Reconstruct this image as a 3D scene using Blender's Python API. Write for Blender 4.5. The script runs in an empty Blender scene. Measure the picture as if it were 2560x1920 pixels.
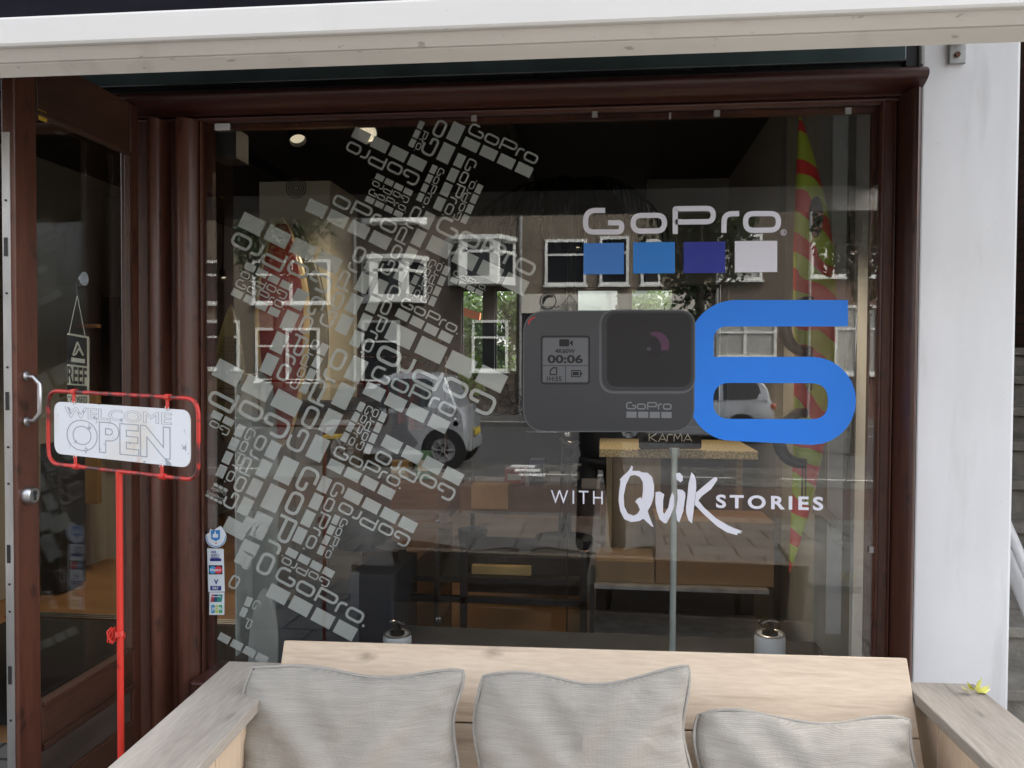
import bpy, bmesh, math, random
from mathutils import Vector, Matrix
from mathutils.geometry import tessellate_polygon
random.seed(7)
R = math.radians
scene = bpy.context.scene
# ------------------------------------------------------------------ camera
CH = 1.68; FPX = 2070.0
YAW, PIT, ROL = R(6.3), R(1.4), R(0.3)
fw = Vector((-math.sin(YAW)*math.cos(PIT), math.cos(YAW)*math.cos(PIT), -math.sin(PIT)))
rt0 = Vector((math.cos(YAW), math.sin(YAW), 0)); up0 = rt0.cross(fw)
rt = rt0*math.cos(ROL) + up0*math.sin(ROL); up = rt.cross(fw)
CAM = Vector((0, 0, CH))
cd = bpy.data.cameras.new('camera'); cam = bpy.data.objects.new('camera', cd)
scene.collection.objects.link(cam)
cam.matrix_world = Matrix(((rt.x, up.x, -fw.x, 0), (rt.y, up.y, -fw.y, 0), (rt.z, up.z, -fw.z, CH), (0, 0, 0, 1)))
cd.sensor_width = 36; cd.lens = FPX/2560*36; cd.clip_start = 0.02; cd.clip_end = 500
scene.camera = cam
# ------------------------------------------------------------------ light
SUN_EL, SUN_AZ = R(52), R(50)      # azimuth measured from +Y (behind the shop) towards +X
w = bpy.data.worlds.new('World'); scene.world = w; w.use_nodes = True
nt = w.node_tree; sky = nt.nodes.new('ShaderNodeTexSky'); sky.sky_type = 'NISHITA'; sky.sun_disc = False
sky.sun_elevation = SUN_EL; sky.sun_rotation = SUN_AZ; sky.air_density = 1.0; sky.dust_density = 4.0; sky.ozone_density = 1.0
nt.nodes['Background'].inputs['Strength'].default_value = 0.15
hs = nt.nodes.new('ShaderNodeHueSaturation'); hs.inputs['Saturation'].default_value = .30      # thin high cloud
nt.links.new(sky.outputs[0], hs.inputs['Color']); nt.links.new(hs.outputs[0], nt.nodes['Background'].inputs[0])
sd = bpy.data.lights.new('sun', 'SUN'); sd.energy = 1.5; sd.angle = R(12); sd.color = (1, .95, .87)
so = bpy.data.objects.new('sun', sd); scene.collection.objects.link(so)
sv = Vector((math.sin(SUN_AZ)*math.cos(SUN_EL), math.cos(SUN_AZ)*math.cos(SUN_EL), math.sin(SUN_EL)))
so.rotation_euler = sv.to_track_quat('Z', 'Y').to_euler()
vs = scene.view_settings; vs.view_transform = 'Standard'; vs.look = 'None'; vs.gamma = 1; vs.exposure = 2.28
scene.render.resolution_x = 1024; scene.render.resolution_y = 768
cy = scene.cycles; cy.transparent_max_bounces = 40; cy.max_bounces = 10; cy.diffuse_bounces = 4; cy.glossy_bounces = 6
# ------------------------------------------------------------------ pixel helpers (pixels of the 2560 photograph)
def ray(x, y): return fw + rt*((x-1280)/FPX) - up*((y-960)/FPX)
def P(x, y, Y): d = ray(x, y); return CAM + d*(Y/d.y)
def G(x, y, z): d = ray(x, y); return CAM + d*((z-CH)/d.z)
D = 3.30                                   # glass plane
def RV(x, y, Zv): p = P(x, y, Zv); return Vector((p.x, 2*D-Zv, p.z))
def PX(x, Y, y=908): return P(x, y, Y).x
def PZ(y, Y, x=1508): return P(x, y, Y).z
# ------------------------------------------------------------------ mesh helpers
class MB:
    def __init__(s): s.v = []; s.f = []; s.sm = False
    def add(s, vs, fs):
        n = len(s.v); s.v += [Vector(q) for q in vs]; s.f += [tuple(i+n for i in f) for f in fs]; return s
    def box(s, a, b, M=None):
        x0, y0, z0 = a; x1, y1, z1 = b
        if x0 > x1: x0, x1 = x1, x0
        if y0 > y1: y0, y1 = y1, y0
        if z0 > z1: z0, z1 = z1, z0
        q = [Vector(t) for t in ((x0,y0,z0),(x1,y0,z0),(x1,y1,z0),(x0,y1,z0),(x0,y0,z1),(x1,y0,z1),(x1,y1,z1),(x0,y1,z1))]
        if M: q = [M @ t for t in q]
        return s.add(q, [(0,3,2,1),(4,5,6,7),(0,1,5,4),(1,2,6,5),(2,3,7,6),(3,0,4,7)])
    def tube(s, pts, rad, n=10, caps=True, closed=False):
        pts = [Vector(p) for p in pts]; m = len(pts)
        rads = rad if isinstance(rad, (list, tuple)) else [rad]*m
        rings = []; prev = None
        for i, p in enumerate(pts):
            if closed: t = pts[(i+1) % m]-pts[i-1]
            else: t = pts[min(i+1, m-1)]-pts[max(i-1, 0)]
            t.normalize()
            if prev is None:
                a = Vector((0, 0, 1)) if abs(t.z) < .9 else Vector((1, 0, 0))
            else: a = prev
            a = (a - t*a.dot(t)).normalized(); prev = a; b = t.cross(a)
            rings.append([p + (a*math.cos(2*math.pi*k/n) + b*math.sin(2*math.pi*k/n))*rads[i] for k in range(n)])
        vs = [q for r_ in rings for q in r_]; fs = []
        for i in range(m if closed else m-1):
            j = (i+1) % m
            for k in range(n): fs.append((i*n+k, i*n+(k+1) % n, j*n+(k+1) % n, j*n+k))
        if caps and not closed: fs += [tuple(range(n-1, -1, -1)), tuple((m-1)*n+k for k in range(n))]
        return s.add(vs, fs)
    def lathe(s, c, prof, n=24, axis='Z'):
        c = Vector(c); vs = []; fs = []
        for (r_, z) in prof:
            for k in range(n):
                a = 2*math.pi*k/n; q = (r_*math.cos(a), r_*math.sin(a), z)
                if axis == 'Y': q = (q[0], q[2], q[1])
                if axis == 'X': q = (q[2], q[0], q[1])
                vs.append(c+Vector(q))
        for i in range(len(prof)-1):
            for k in range(n): fs.append((i*n+k, i*n+(k+1) % n, (i+1)*n+(k+1) % n, (i+1)*n+k))
        fs += [tuple(range(n-1, -1, -1)), tuple((len(prof)-1)*n+k for k in range(n))]
        return s.add(vs, fs)
    def prism(s, poly, vec, holes=()):
        """extrude a planar 3-D polygon (with holes) by vec"""
        loops = [[Vector(p) for p in poly]] + [[Vector(p) for p in h] for h in holes]
        flat = [p for l in loops for p in l]; n = len(flat); vec = Vector(vec)
        tris = tessellate_polygon(loops)
        vs = flat + [p+vec for p in flat]; fs = [tuple(t) for t in tris] + [tuple(i+n for i in reversed(t)) for t in tris]
        o = 0
        for l in loops:
            m = len(l)
            for i in range(m): fs.append((o+i, o+(i+1) % m, o+(i+1) % m+n, o+i+n))
            o += m
        return s.add(vs, fs)
    def build(s, name, mat, parent=None, smooth=False, bevel=0, kind=None):
        base = Vector(parent['_b']) if parent is not None else Vector((0, 0, 0))
        me = bpy.data.meshes.new(name); me.from_pydata([tuple(q-base) for q in s.v], [], s.f); me.update()
        bm = bmesh.new(); bm.from_mesh(me); bmesh.ops.recalc_face_normals(bm, faces=bm.faces); bm.to_mesh(me); bm.free()
        ob = bpy.data.objects.new(name, me); scene.collection.objects.link(ob)
        me.materials.append(mat)
        if smooth:
            for p in me.polygons: p.use_smooth = True
            try: me.set_sharp_from_angle(angle=R(40))
            except Exception: pass
        if bevel:
            bv = ob.modifiers.new('bevel', 'BEVEL'); bv.width = bevel; bv.segments = 2; bv.limit_method = 'ANGLE'; bv.angle_limit = R(40)
        if parent is not None: ob.parent = parent
        ob['_b'] = tuple(base)
        if kind: ob['kind'] = kind
        return ob
def box(a, b, M=None): return MB().box(a, b, M)
def empty(name, loc, label, cat, group=None):
    e = bpy.data.objects.new(name, None); scene.collection.objects.link(e); e.location = loc; e.empty_display_size = .1
    e['label'] = label; e['category'] = cat; e['_b'] = tuple(loc)
    if group: e['group'] = group
    return e
def single(name, mb, mat, label, cat, group=None, kind=None, **k):
    """a thing that is one mesh, with its origin at its base"""
    xs = [q.x for q in mb.v]; ys = [q.y for q in mb.v]; zs = [q.z for q in mb.v]
    b = Vector(((min(xs)+max(xs))/2, (min(ys)+max(ys))/2, min(zs)))
    for i, q in enumerate(mb.v): mb.v[i] = q-b
    o = mb.build(name, mat, None, **k); o.location = b; o['label'] = label; o['category'] = cat; o['_b'] = tuple(b)
    if group: o['group'] = group
    if kind: o['kind'] = kind
    return o
def copy_tree(o, parent=None):
    c = o.copy(); scene.collection.objects.link(c)
    if parent is not None: c.parent = parent
    for ch in list(o.children): copy_tree(ch, c)
    return c
# ------------------------------------------------------------------ 2-D paths
def fillet(pts, rads, closed=False, n=6):
    out = []; m = len(pts)
    for i, p in enumerate(pts):
        r_ = rads[i] if isinstance(rads, (list, tuple)) else rads
        if (not closed and i in (0, m-1)) or r_ <= 0: out.append(Vector(p)); continue
        p = Vector(p); a = Vector(pts[i-1]); b = Vector(pts[(i+1) % m])
        u = a-p; v = b-p; lu, lv = u.length, v.length; u.normalize(); v.normalize()
        t = min(r_, lu*.5 if 0 < i-1 or closed else lu, lv*.5 if i+1 < m-1 or closed else lv)
        s_, e_ = p+u*t, p+v*t
        for k in range(n+1):
            q = k/n; out.append(s_*(1-q)**2 + p*2*q*(1-q) + e_*q*q if False else s_*((1-q)**2)+p*(2*q*(1-q))+e_*(q*q))
    return out
def ribbon(pts, wd, closed=False):
    """quads for a stroke of width wd"""
    m = len(pts); L = []; Rr = []
    for i in range(m):
        if closed: a, b = pts[i-1], pts[(i+1) % m]
        else: a, b = pts[max(i-1, 0)], pts[min(i+1, m-1)]
        t1 = (pts[i]-a); t2 = (b-pts[i])
        if t1.length < 1e-9: t1 = t2
        if t2.length < 1e-9: t2 = t1
        t1 = t1.normalized(); t2 = t2.normalized(); t = t1+t2
        if t.length < 1e-6: t = t1
        t.normalize(); nn = Vector((-t.y, t.x)); c = max(.5, nn.dot(Vector((-t1.y, t1.x))))
        L.append(pts[i]+nn*(wd/2/c)); Rr.append(pts[i]-nn*(wd/2/c))
    qs = []
    for i in range(m if closed else m-1):
        j = (i+1) % m; qs.append([L[i], L[j], Rr[j], Rr[i]])
    return qs
def rrect(x0, y0, x1, y1, r_, n=6):
    return fillet([(x0, y0), (x1, y0), (x1, y1), (x0, y1)], r_, True, n)
WM = {  # wordmark letters in units of the wordmark's width: paths, y up from the baseline
 'G': [([(.112,.137),(0,.137),(0,0),(.195,0),(.195,.073),(.118,.073)], False)],
 'o': [([(.238,.103),(.413,.103),(.413,0),(.238,0)], True)],
 'P': [([(.465,-.012),(.465,.137),(.662,.137),(.662,.052),(.465,.052)], False)],
 'r': [([(.704,-.012),(.704,.106),(.782,.106)], False)],
 'O': [([(.815,.106),(.981,.106),(.981,0),(.815,0)], True)]}
def wordmark(A, B, letters='GoPrO', squares=(0,1,2,3), sqh=.14, gap=.045, st=.026, dot=False, text=1.0, sw=.218):
    """polygons in pixels; A, B: the ends of the text side of the row of four squares"""
    A = Vector(A); B = Vector(B); d = B-A; L = d.length; d.normalize(); u = Vector((d.y, -d.x))
    T = lambda q: A + d*(q[0]*L) + u*(q[1]*L)
    sp = (1-sw)/3; out = []
    for k in squares: out.append([T(q) for q in ((k*sp, 0), (k*sp+sw, 0), (k*sp+sw, -sqh), (k*sp, -sqh))])
    for ch in letters:
        for pts, cl in WM[ch]:
            rad = .03 if ch in 'P' else .045
            rr = [rad]*len(pts)
            if ch == 'G': rr = [0, .06, .05, .04, .03, 0]
            if ch == 'P': rr = [0, .012, .05, .04, 0]
            f = fillet([Vector((q[0]+.005, q[1]*text+gap+st/2)) for q in pts], rr, cl, 5)
            out += [[T(q) for q in qd] for qd in ribbon(f, st, cl)]
    if dot: out.append([T((1.03+.014*math.cos(a*math.pi/4), gap+.01+.014*math.sin(a*math.pi/4))) for a in range(8)])
    return out
def decal(polys, Y, th=.0005, mb=None):
    """flat vinyl on the plane Y, from pixel polygons; a polygon may be (outer, [holes])"""
    mb = mb or MB()
    for pl in polys:
        holes = []
        if isinstance(pl, tuple): pl, holes = pl
        mb.prism([P(q[0], q[1], Y) for q in pl], (0, -th, 0), [[P(q[0], q[1], Y) for q in h] for h in holes])
    return mb
_tc = {}
def text2d(s, bold=0.0, outline=False, space=1.0):
    """glyph mesh of a word in the built-in font: verts (x, y), faces, bounds"""
    cu = bpy.data.curves.new('t', 'FONT'); cu.body = s; cu.size = 1; cu.space_character = space; cu.offset = bold; cu.resolution_u = 5
    if outline: cu.fill_mode = 'NONE'; cu.bevel_depth = .012; cu.bevel_resolution = 0
    ob = bpy.data.objects.new('t', cu); scene.collection.objects.link(ob)
    dg = bpy.context.evaluated_depsgraph_get(); me = bpy.data.meshes.new_from_object(ob.evaluated_get(dg))
    V = [tuple(v.co) for v in me.vertices]; Fc = [tuple(p.vertices) for p in me.polygons]
    bpy.data.objects.remove(ob); bpy.data.curves.remove(cu); bpy.data.meshes.remove(me)
    xs = [v[0] for v in V]; ys = [v[1] for v in V]
    return V, Fc, (min(xs), min(ys), max(xs), max(ys))
def text_on(mb, s, TL, TR, BL, nrm, th=.0006, **k):
    """word filling the box given by three 3-D corners, standing th proud along nrm"""
    V, Fc, (x0, y0, x1, y1) = text2d(s, **k); TL, TR, BL = Vector(TL), Vector(TR), Vector(BL); nrm = Vector(nrm)
    vs = [BL + (TR-TL)*((v[0]-x0)/(x1-x0)) + (TL-BL)*((v[1]-y0)/(y1-y0)) + nrm*(th + v[2]*.01) for v in V]
    return mb.add(vs, Fc)
def text_px(mb, s, x0, y0, x1, y1, Y, dy=0, th=.0006, **k):
    """word in a pixel box on the plane Y; dy = fall of the line towards the right"""
    return text_on(mb, s, P(x0, y0, Y), P(x1, y0+dy, Y), P(x0, y1, Y), (0, -1, 0), th, **k)
# ------------------------------------------------------------------ materials
def lin(h):
    h = h.lstrip('#'); c = [int(h[i:i+2], 16)/255 for i in (0, 2, 4)]
    return tuple(x/12.92 if x <= .04045 else ((x+.055)/1.055)**2.4 for x in c)
def mat(name, col, rough=.6, metal=0, noise=.12, scale=8, stretch=(1,1,1), bump=0, bscale=60, spec=.5, coat=0, emit=None, est=0, detail=5, col2=None, thr=None):
    m = bpy.data.materials.new(name); m.use_nodes = True; n = m.node_tree.nodes; l = m.node_tree.links; b = n['Principled BSDF']
    b.inputs['Roughness'].default_value = rough; b.inputs['Metallic'].default_value = metal; b.inputs['Specular IOR Level'].default_value = spec
    b.inputs['Coat Weight'].default_value = coat; b.inputs['Coat Roughness'].default_value = .12
    tc = n.new('ShaderNodeTexCoord'); mp = n.new('ShaderNodeMapping'); mp.inputs['Scale'].default_value = stretch; l.new(tc.outputs['Object'], mp.inputs[0])
    if noise or col2:
        nz = n.new('ShaderNodeTexNoise'); nz.inputs['Scale'].default_value = scale; nz.inputs['Detail'].default_value = detail; l.new(mp.outputs[0], nz.inputs[0])
        rp = n.new('ShaderNodeValToRGB'); e = rp.color_ramp.elements
        c1 = tuple(min(1, x*(1+noise)) for x in col); c0 = tuple(x*(1-noise) for x in col)
        if col2: c0, c1 = col, col2
        e[0].position, e[1].position = (thr or (.3, .7)); e[0].color = (*c0, 1); e[1].color = (*c1, 1)
        l.new(nz.outputs[0], rp.inputs[0]); l.new(rp.outputs[0], b.inputs['Base Color'])
    else: b.inputs['Base Color'].default_value = (*col, 1)
    if bump:
        bz = n.new('ShaderNodeTexNoise'); bz.inputs['Scale'].default_value = bscale; bz.inputs['Detail'].default_value = 6; l.new(mp.outputs[0], bz.inputs[0])
        bn = n.new('ShaderNodeBump'); bn.inputs['Strength'].default_value = bump; bn.inputs['Distance'].default_value = .01
        l.new(bz.outputs[0], bn.inputs['Height']); l.new(bn.outputs[0], b.inputs['Normal'])
    if emit: b.inputs['Emission Color'].default_value = (*emit, 1); b.inputs['Emission Strength'].default_value = est
    m['b'] = 1
    return m
def glassmat(name, f0, tint=(1,1,1), tr=1.0):
    """thin pane: Schlick mirror over a clear, slightly tinted pane"""
    m = bpy.data.materials.new(name); m.use_nodes = True; n = m.node_tree.nodes; l = m.node_tree.links
    n.remove(n['Principled BSDF']); o = n['Material Output']
    g = n.new('ShaderNodeNewGeometry'); dt = n.new('ShaderNodeVectorMath'); dt.operation = 'DOT_PRODUCT'
    l.new(g.outputs['Normal'], dt.inputs[0]); l.new(g.outputs['Incoming'], dt.inputs[1])
    def M(op, a, b=None):
        q = n.new('ShaderNodeMath'); q.operation = op
        for i, v in enumerate((a, b)):
            if v is None: continue
            if isinstance(v, (int, float)): q.inputs[i].default_value = v
            else: l.new(v, q.inputs[i])
        return q.outputs[0]
    c = M('ABSOLUTE', dt.outputs['Value']); k = M('POWER', M('SUBTRACT', 1.0, c), 5.0); fac = M('ADD', M('MULTIPLY', k, 1-f0), f0)
    t = n.new('ShaderNodeBsdfTransparent'); t.inputs[0].default_value = (*[x*tr for x in tint], 1)
    gl = n.new('ShaderNodeBsdfGlossy'); gl.inputs['Roughness'].default_value = 0.0; gl.inputs[0].default_value = (1, 1, 1, 1)
    mx = n.new('ShaderNodeMixShader'); l.new(fac, mx.inputs[0]); l.new(t.outputs[0], mx.inputs[1]); l.new(gl.outputs[0], mx.inputs[2]); l.new(mx.outputs[0], o.inputs[0])
    return m
def woodmat(name, c1, c2, rough=.5, along='X', scale=3, coat=0, knots=False, bump=.15, wear=None):
    st = {'X': (.12, 1, 1), 'Y': (1, .12, 1), 'Z': (1, 1, .12)}[along]
    m = mat(name, c1, rough, noise=0, coat=coat); n = m.node_tree.nodes; l = m.node_tree.links; b = n['Principled BSDF']
    tc = n.new('ShaderNodeTexCoord'); mp = n.new('ShaderNodeMapping'); mp.inputs['Scale'].default_value = st; l.new(tc.outputs['Object'], mp.inputs[0])
    nz = n.new('ShaderNodeTexNoise'); nz.inputs['Scale'].default_value = scale; nz.inputs['Detail'].default_value = 3; nz.inputs['Distortion'].default_value = .6; l.new(mp.outputs[0], nz.inputs[0])
    wv = n.new('ShaderNodeTexNoise'); wv.inputs['Scale'].default_value = scale*22; wv.inputs['Detail'].default_value = 6; l.new(mp.outputs[0], wv.inputs[0])
    mx = n.new('ShaderNodeMath'); mx.operation = 'MULTIPLY_ADD'; l.new(wv.outputs[0], mx.inputs[0]); mx.inputs[1].default_value = .45; l.new(nz.outputs[0], mx.inputs[2])
    rp = n.new('ShaderNodeValToRGB'); rp.color_ramp.elements[0].position = .5; rp.color_ramp.elements[1].position = .95
    rp.color_ramp.elements[0].color = (*c1, 1); rp.color_ramp.elements[1].color = (*c2, 1); l.new(mx.outputs[0], rp.inputs[0]); col = rp.outputs[0]
    def over(fac, c):
        nonlocal col
        q = n.new('ShaderNodeMix'); q.data_type = 'RGBA'; l.new(fac, q.inputs[0]); l.new(col, q.inputs[6]); q.inputs[7].default_value = (*c, 1); col = q.outputs[2]
    if knots:
        mk = n.new('ShaderNodeMapping'); s3 = {'X': (2.2, .01, 5.5), 'Y': (7, 2.2, .01), 'Z': (5, .01, 1.6)}[along]; mk.inputs['Scale'].default_value = s3; l.new(tc.outputs['Object'], mk.inputs[0])
        vo = n.new('ShaderNodeTexVoronoi'); vo.inputs['Scale'].default_value = 1.6; vo.inputs['Randomness'].default_value = 1; 
        nn = n.new('ShaderNodeTexNoise'); nn.inputs['Scale'].default_value = 9; nn.inputs['Detail'].default_value = 3; l.new(mk.outputs[0], nn.inputs[0])
        va = n.new('ShaderNodeVectorMath'); va.operation = 'MULTIPLY_ADD'; l.new(nn.outputs['Color'], va.inputs[0]); va.inputs[1].default_value = (.12, .12, .12); l.new(mk.outputs[0], va.inputs[2]); l.new(va.outputs[0], vo.inputs['Vector'])
        kr = n.new('ShaderNodeValToRGB'); kr.color_ramp.elements[0].position = .02; kr.color_ramp.elements[0].color = (.6,)*3+(1,); kr.color_ramp.elements[1].position = .16; kr.color_ramp.elements[1].color = (0, 0, 0, 1)
        l.new(vo.outputs['Distance'], kr.inputs[0]); over(kr.outputs[0], tuple(x*.42 for x in c1))
    if wear:
        wz = n.new('ShaderNodeTexNoise'); wz.inputs['Scale'].default_value = 14; wz.inputs['Detail'].default_value = 8; wz.inputs['Roughness'].default_value = .75; l.new(mp.outputs[0], wz.inputs[0])
        wr = n.new('ShaderNodeValToRGB'); wr.color_ramp.elements[0].position = .66; wr.color_ramp.elements[0].color = (0, 0, 0, 1); wr.color_ramp.elements[1].position = .76; wr.color_ramp.elements[1].color = (.7, .7, .7, 1)
        l.new(wz.outputs[0], wr.inputs[0]); over(wr.outputs[0], wear)
    l.new(col, b.inputs['Base Color'])
    bn = n.new('ShaderNodeBump'); bn.inputs['Strength'].default_value = bump; bn.inputs['Distance'].default_value = .004; l.new(wv.outputs[0], bn.inputs['Height']); l.new(bn.outputs[0], b.inputs['Normal'])
    return m
def brickmat(name, c1, c2, mortar, scale=1.0, axis='XZ', bw=.22, bh=.07, bump=.4, ms=.008):
    m = mat(name, c1, .85, noise=0); n = m.node_tree.nodes; l = m.node_tree.links; b = n['Principled BSDF']
    tc = n.new('ShaderNodeTexCoord'); sp = n.new('ShaderNodeSeparateXYZ'); cb = n.new('ShaderNodeCombineXYZ'); l.new(tc.outputs['Object'], sp.inputs[0])
    l.new(sp.outputs['XYZ'.index(axis[0])], cb.inputs[0]); l.new(sp.outputs['XYZ'.index(axis[1])], cb.inputs[1])
    br = n.new('ShaderNodeTexBrick'); l.new(cb.outputs[0], br.inputs[0]); br.inputs['Color1'].default_value = (*c1, 1); br.inputs['Color2'].default_value = (*c2, 1); br.inputs['Mortar'].default_value = (*mortar, 1)
    br.inputs['Scale'].default_value = scale; br.inputs['Brick Width'].default_value = bw; br.inputs['Row Height'].default_value = bh; br.inputs['Mortar Size'].default_value = ms; br.inputs['Mortar Smooth'].default_value = .3
    nz = n.new('ShaderNodeTexNoise'); nz.inputs['Scale'].default_value = 1.2; nz.inputs['Detail'].default_value = 6; l.new(tc.outputs['Object'], nz.inputs[0])
    mx = n.new('ShaderNodeMix'); mx.data_type = 'RGBA'; mx.blend_type = 'MULTIPLY'; mx.inputs[0].default_value = .6; l.new(br.outputs[0], mx.inputs[6]); l.new(nz.outputs[0], mx.inputs[7])
    gm = n.new('ShaderNodeMix'); gm.data_type = 'RGBA'; gm.blend_type = 'ADD'; gm.inputs[0].default_value = .0; l.new(mx.outputs[2], gm.inputs[6]); l.new(gm.outputs[2], b.inputs['Base Color'])
    bn = n.new('ShaderNodeBump'); bn.inputs['Strength'].default_value = bump; bn.inputs['Distance'].default_value = .01; bn.invert = True; l.new(br.outputs['Fac'], bn.inputs['Height']); l.new(bn.outputs[0], b.inputs['Normal'])
    return m
def fabricmat(name, c1, c2):
    m = mat(name, c1, .9, noise=0, spec=.2); n = m.node_tree.nodes; l = m.node_tree.links; b = n['Principled BSDF']
    tc = n.new('ShaderNodeTexCoord')
    def wave(dirn, sc):
        q = n.new('ShaderNodeTexWave'); q.bands_direction = dirn; q.inputs['Scale'].default_value = sc; q.inputs['Distortion'].default_value = 1.5; q.inputs['Detail'].default_value = 1; q.inputs['Detail Scale'].default_value = 3; l.new(tc.outputs['Object'], q.inputs[0]); return q.outputs['Fac']
    a, c = wave('X', 85), wave('Z', 85)
    mu = n.new('ShaderNodeMath'); mu.operation = 'MULTIPLY'; l.new(a, mu.inputs[0]); l.new(c, mu.inputs[1])
    mp = n.new('ShaderNodeMapping'); mp.inputs['Scale'].default_value = (3, 3, 75); l.new(tc.outputs['Object'], mp.inputs[0])
    sl = n.new('ShaderNodeTexNoise'); sl.inputs['Scale'].default_value = 3; sl.inputs['Detail'].default_value = 5; l.new(mp.outputs[0], sl.inputs[0])
    big = n.new('ShaderNodeTexNoise'); big.inputs['Scale'].default_value = 4; big.inputs['Detail'].default_value = 3; l.new(tc.outputs['Object'], big.inputs[0])
    s1 = n.new('ShaderNodeMath'); s1.operation = 'MULTIPLY_ADD'; l.new(mu.outputs[0], s1.inputs[0]); s1.inputs[1].default_value = .42; sk_ = n.new('ShaderNodeMath'); sk_.operation = 'MULTIPLY'; sk_.inputs[1].default_value = .55; l.new(sl.outputs[0], sk_.inputs[0]); l.new(sk_.outputs[0], s1.inputs[2])
    s2 = n.new('ShaderNodeMath'); s2.operation = 'MULTIPLY_ADD'; l.new(big.outputs[0], s2.inputs[0]); s2.inputs[1].default_value = .55; l.new(s1.outputs[0], s2.inputs[2])
    rp = n.new('ShaderNodeValToRGB'); rp.color_ramp.elements[0].position = .25; rp.color_ramp.elements[1].position = 1.05; rp.color_ramp.elements[0].color = (*c1, 1); rp.color_ramp.elements[1].color = (*c2, 1)
    l.new(s2.outputs[0], rp.inputs[0]); l.new(rp.outputs[0], b.inputs['Base Color'])
    bn = n.new('ShaderNodeBump'); bn.inputs['Strength'].default_value = .25; bn.inputs['Distance'].default_value = .002; l.new(mu.outputs[0], bn.inputs['Height'])
    b2 = n.new('ShaderNodeBump'); b2.inputs['Strength'].default_value = .5; b2.inputs['Distance'].default_value = .02
    wr = n.new('ShaderNodeTexNoise'); wr.inputs['Scale'].default_value = 7; wr.inputs['Detail'].default_value = 4; wr.inputs['Distortion'].default_value = .8; l.new(tc.outputs['Object'], wr.inputs[0]); l.new(wr.outputs[0], b2.inputs['Height']); l.new(bn.outputs[0], b2.inputs['Normal']); l.new(b2.outputs[0], b.inputs['Normal'])
    b.inputs['Sheen Weight'].default_value = .1
    return m
def layer(m, scale, stretch, t0, t1, col, amt):
    """one more layer of stains of the surface's own, over its base colour"""
    n = m.node_tree.nodes; l = m.node_tree.links; b = n['Principled BSDF']; src = b.inputs['Base Color'].links[0].from_socket
    tc = n.new('ShaderNodeTexCoord'); mp = n.new('ShaderNodeMapping'); mp.inputs['Scale'].default_value = stretch; mp.inputs['Location'].default_value = (scale*.37, 1.7, scale*.11); l.new(tc.outputs['Object'], mp.inputs[0])
    z = n.new('ShaderNodeTexNoise'); z.inputs['Scale'].default_value = scale; z.inputs['Detail'].default_value = 6; l.new(mp.outputs[0], z.inputs[0])
    r_ = n.new('ShaderNodeValToRGB'); r_.color_ramp.elements[0].position = t0; r_.color_ramp.elements[0].color = (0, 0, 0, 1); r_.color_ramp.elements[1].position = t1; r_.color_ramp.elements[1].color = (amt,)*3+(1,); l.new(z.outputs[0], r_.inputs[0])
    q = n.new('ShaderNodeMix'); q.data_type = 'RGBA'; l.new(r_.outputs[0], q.inputs[0]); l.new(src, q.inputs[6]); q.inputs[7].default_value = (*col, 1); l.new(q.outputs[2], b.inputs['Base Color'])
M_mahog = woodmat('mahogany', (.046,.0155,.0095), (.125,.045,.027), .40, 'Z', 4, coat=.14, wear=(.10,.062,.042))
M_mahogX = woodmat('mahogany_horizontal', (.033,.0105,.0075), (.088,.029,.020), .40, 'X', 4, coat=.14)
M_mahogY = woodmat('mahogany_door_rail', (.036,.016,.0095), (.095,.040,.023), .45, 'Y', 4, coat=.08, wear=(.17,.125,.095))
M_alu = mat('brushed_alu', (.55,.55,.56), .35, 1, noise=.1, scale=20)
M_alud = mat('scratched_strip', (.42,.41,.40), .45, .8, noise=.25, scale=12, stretch=(1,1,.3))
M_awn = mat('awning_paint', (.70,.685,.655), .42, noise=.05, scale=3, stretch=(.3,1,1))
M_awn2 = mat('awning_paint_under', (.66,.63,.58), .5, noise=.06, scale=4, stretch=(.3,1,1))
M_blackfab = mat('dark_canopy', (.005,.005,.008), .95, noise=.3, scale=5, spec=.05)
M_green = mat('fascia_green', (.075,.105,.108), .22, noise=.25, scale=3, coat=.3)
M_white = mat('white_render', (.755,.762,.775), .75, noise=.035, scale=2, bump=.18, bscale=9)
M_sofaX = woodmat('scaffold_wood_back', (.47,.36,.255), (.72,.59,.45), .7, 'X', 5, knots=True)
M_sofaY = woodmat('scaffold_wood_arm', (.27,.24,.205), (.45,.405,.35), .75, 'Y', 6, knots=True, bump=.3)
M_sofaY2 = woodmat('scaffold_wood_arm_dark', (.17,.15,.125), (.31,.275,.235), .8, 'Y', 5, knots=True, bump=.3)  # darker copy of the arm wood, right armrest only
M_sofaZ = woodmat('scaffold_wood_side', (.48,.36,.25), (.64,.50,.37), .7, 'Z', 5)
M_fab = fabricmat('grey_weave', (.215,.200,.175), (.40,.378,.335))
M_pipe = fabricmat('grey_piping', (.25,.235,.21), (.40,.38,.345))
M_glass = glassmat('window_glass', .064, (.975,.985,.98))
M_dglass = glassmat('door_glass', .045, (.97,.98,.975))
M_red = mat('red_paint', (.60,.035,.022), .35, noise=.12, scale=10, col2=(.30,.02,.018), thr=(.62,.72), bump=.05)
M_red['x'] = 1
M_redtube = mat('red_paint_worn', (.52,.03,.022), .4, noise=.1, scale=16, col2=(.07,.02,.018), thr=(.5,.6))
M_board = mat('sign_white', (.76,.78,.82), .4, noise=.03, scale=6, col2=(.70,.63,.53), thr=(.52,.80))
layer(M_board, 34, (1,1,1), .63, .68, (.22,.26,.34), .8); layer(M_board, 11, (1,1,1), .66, .74, (.55,.33,.14), .6)
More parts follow.
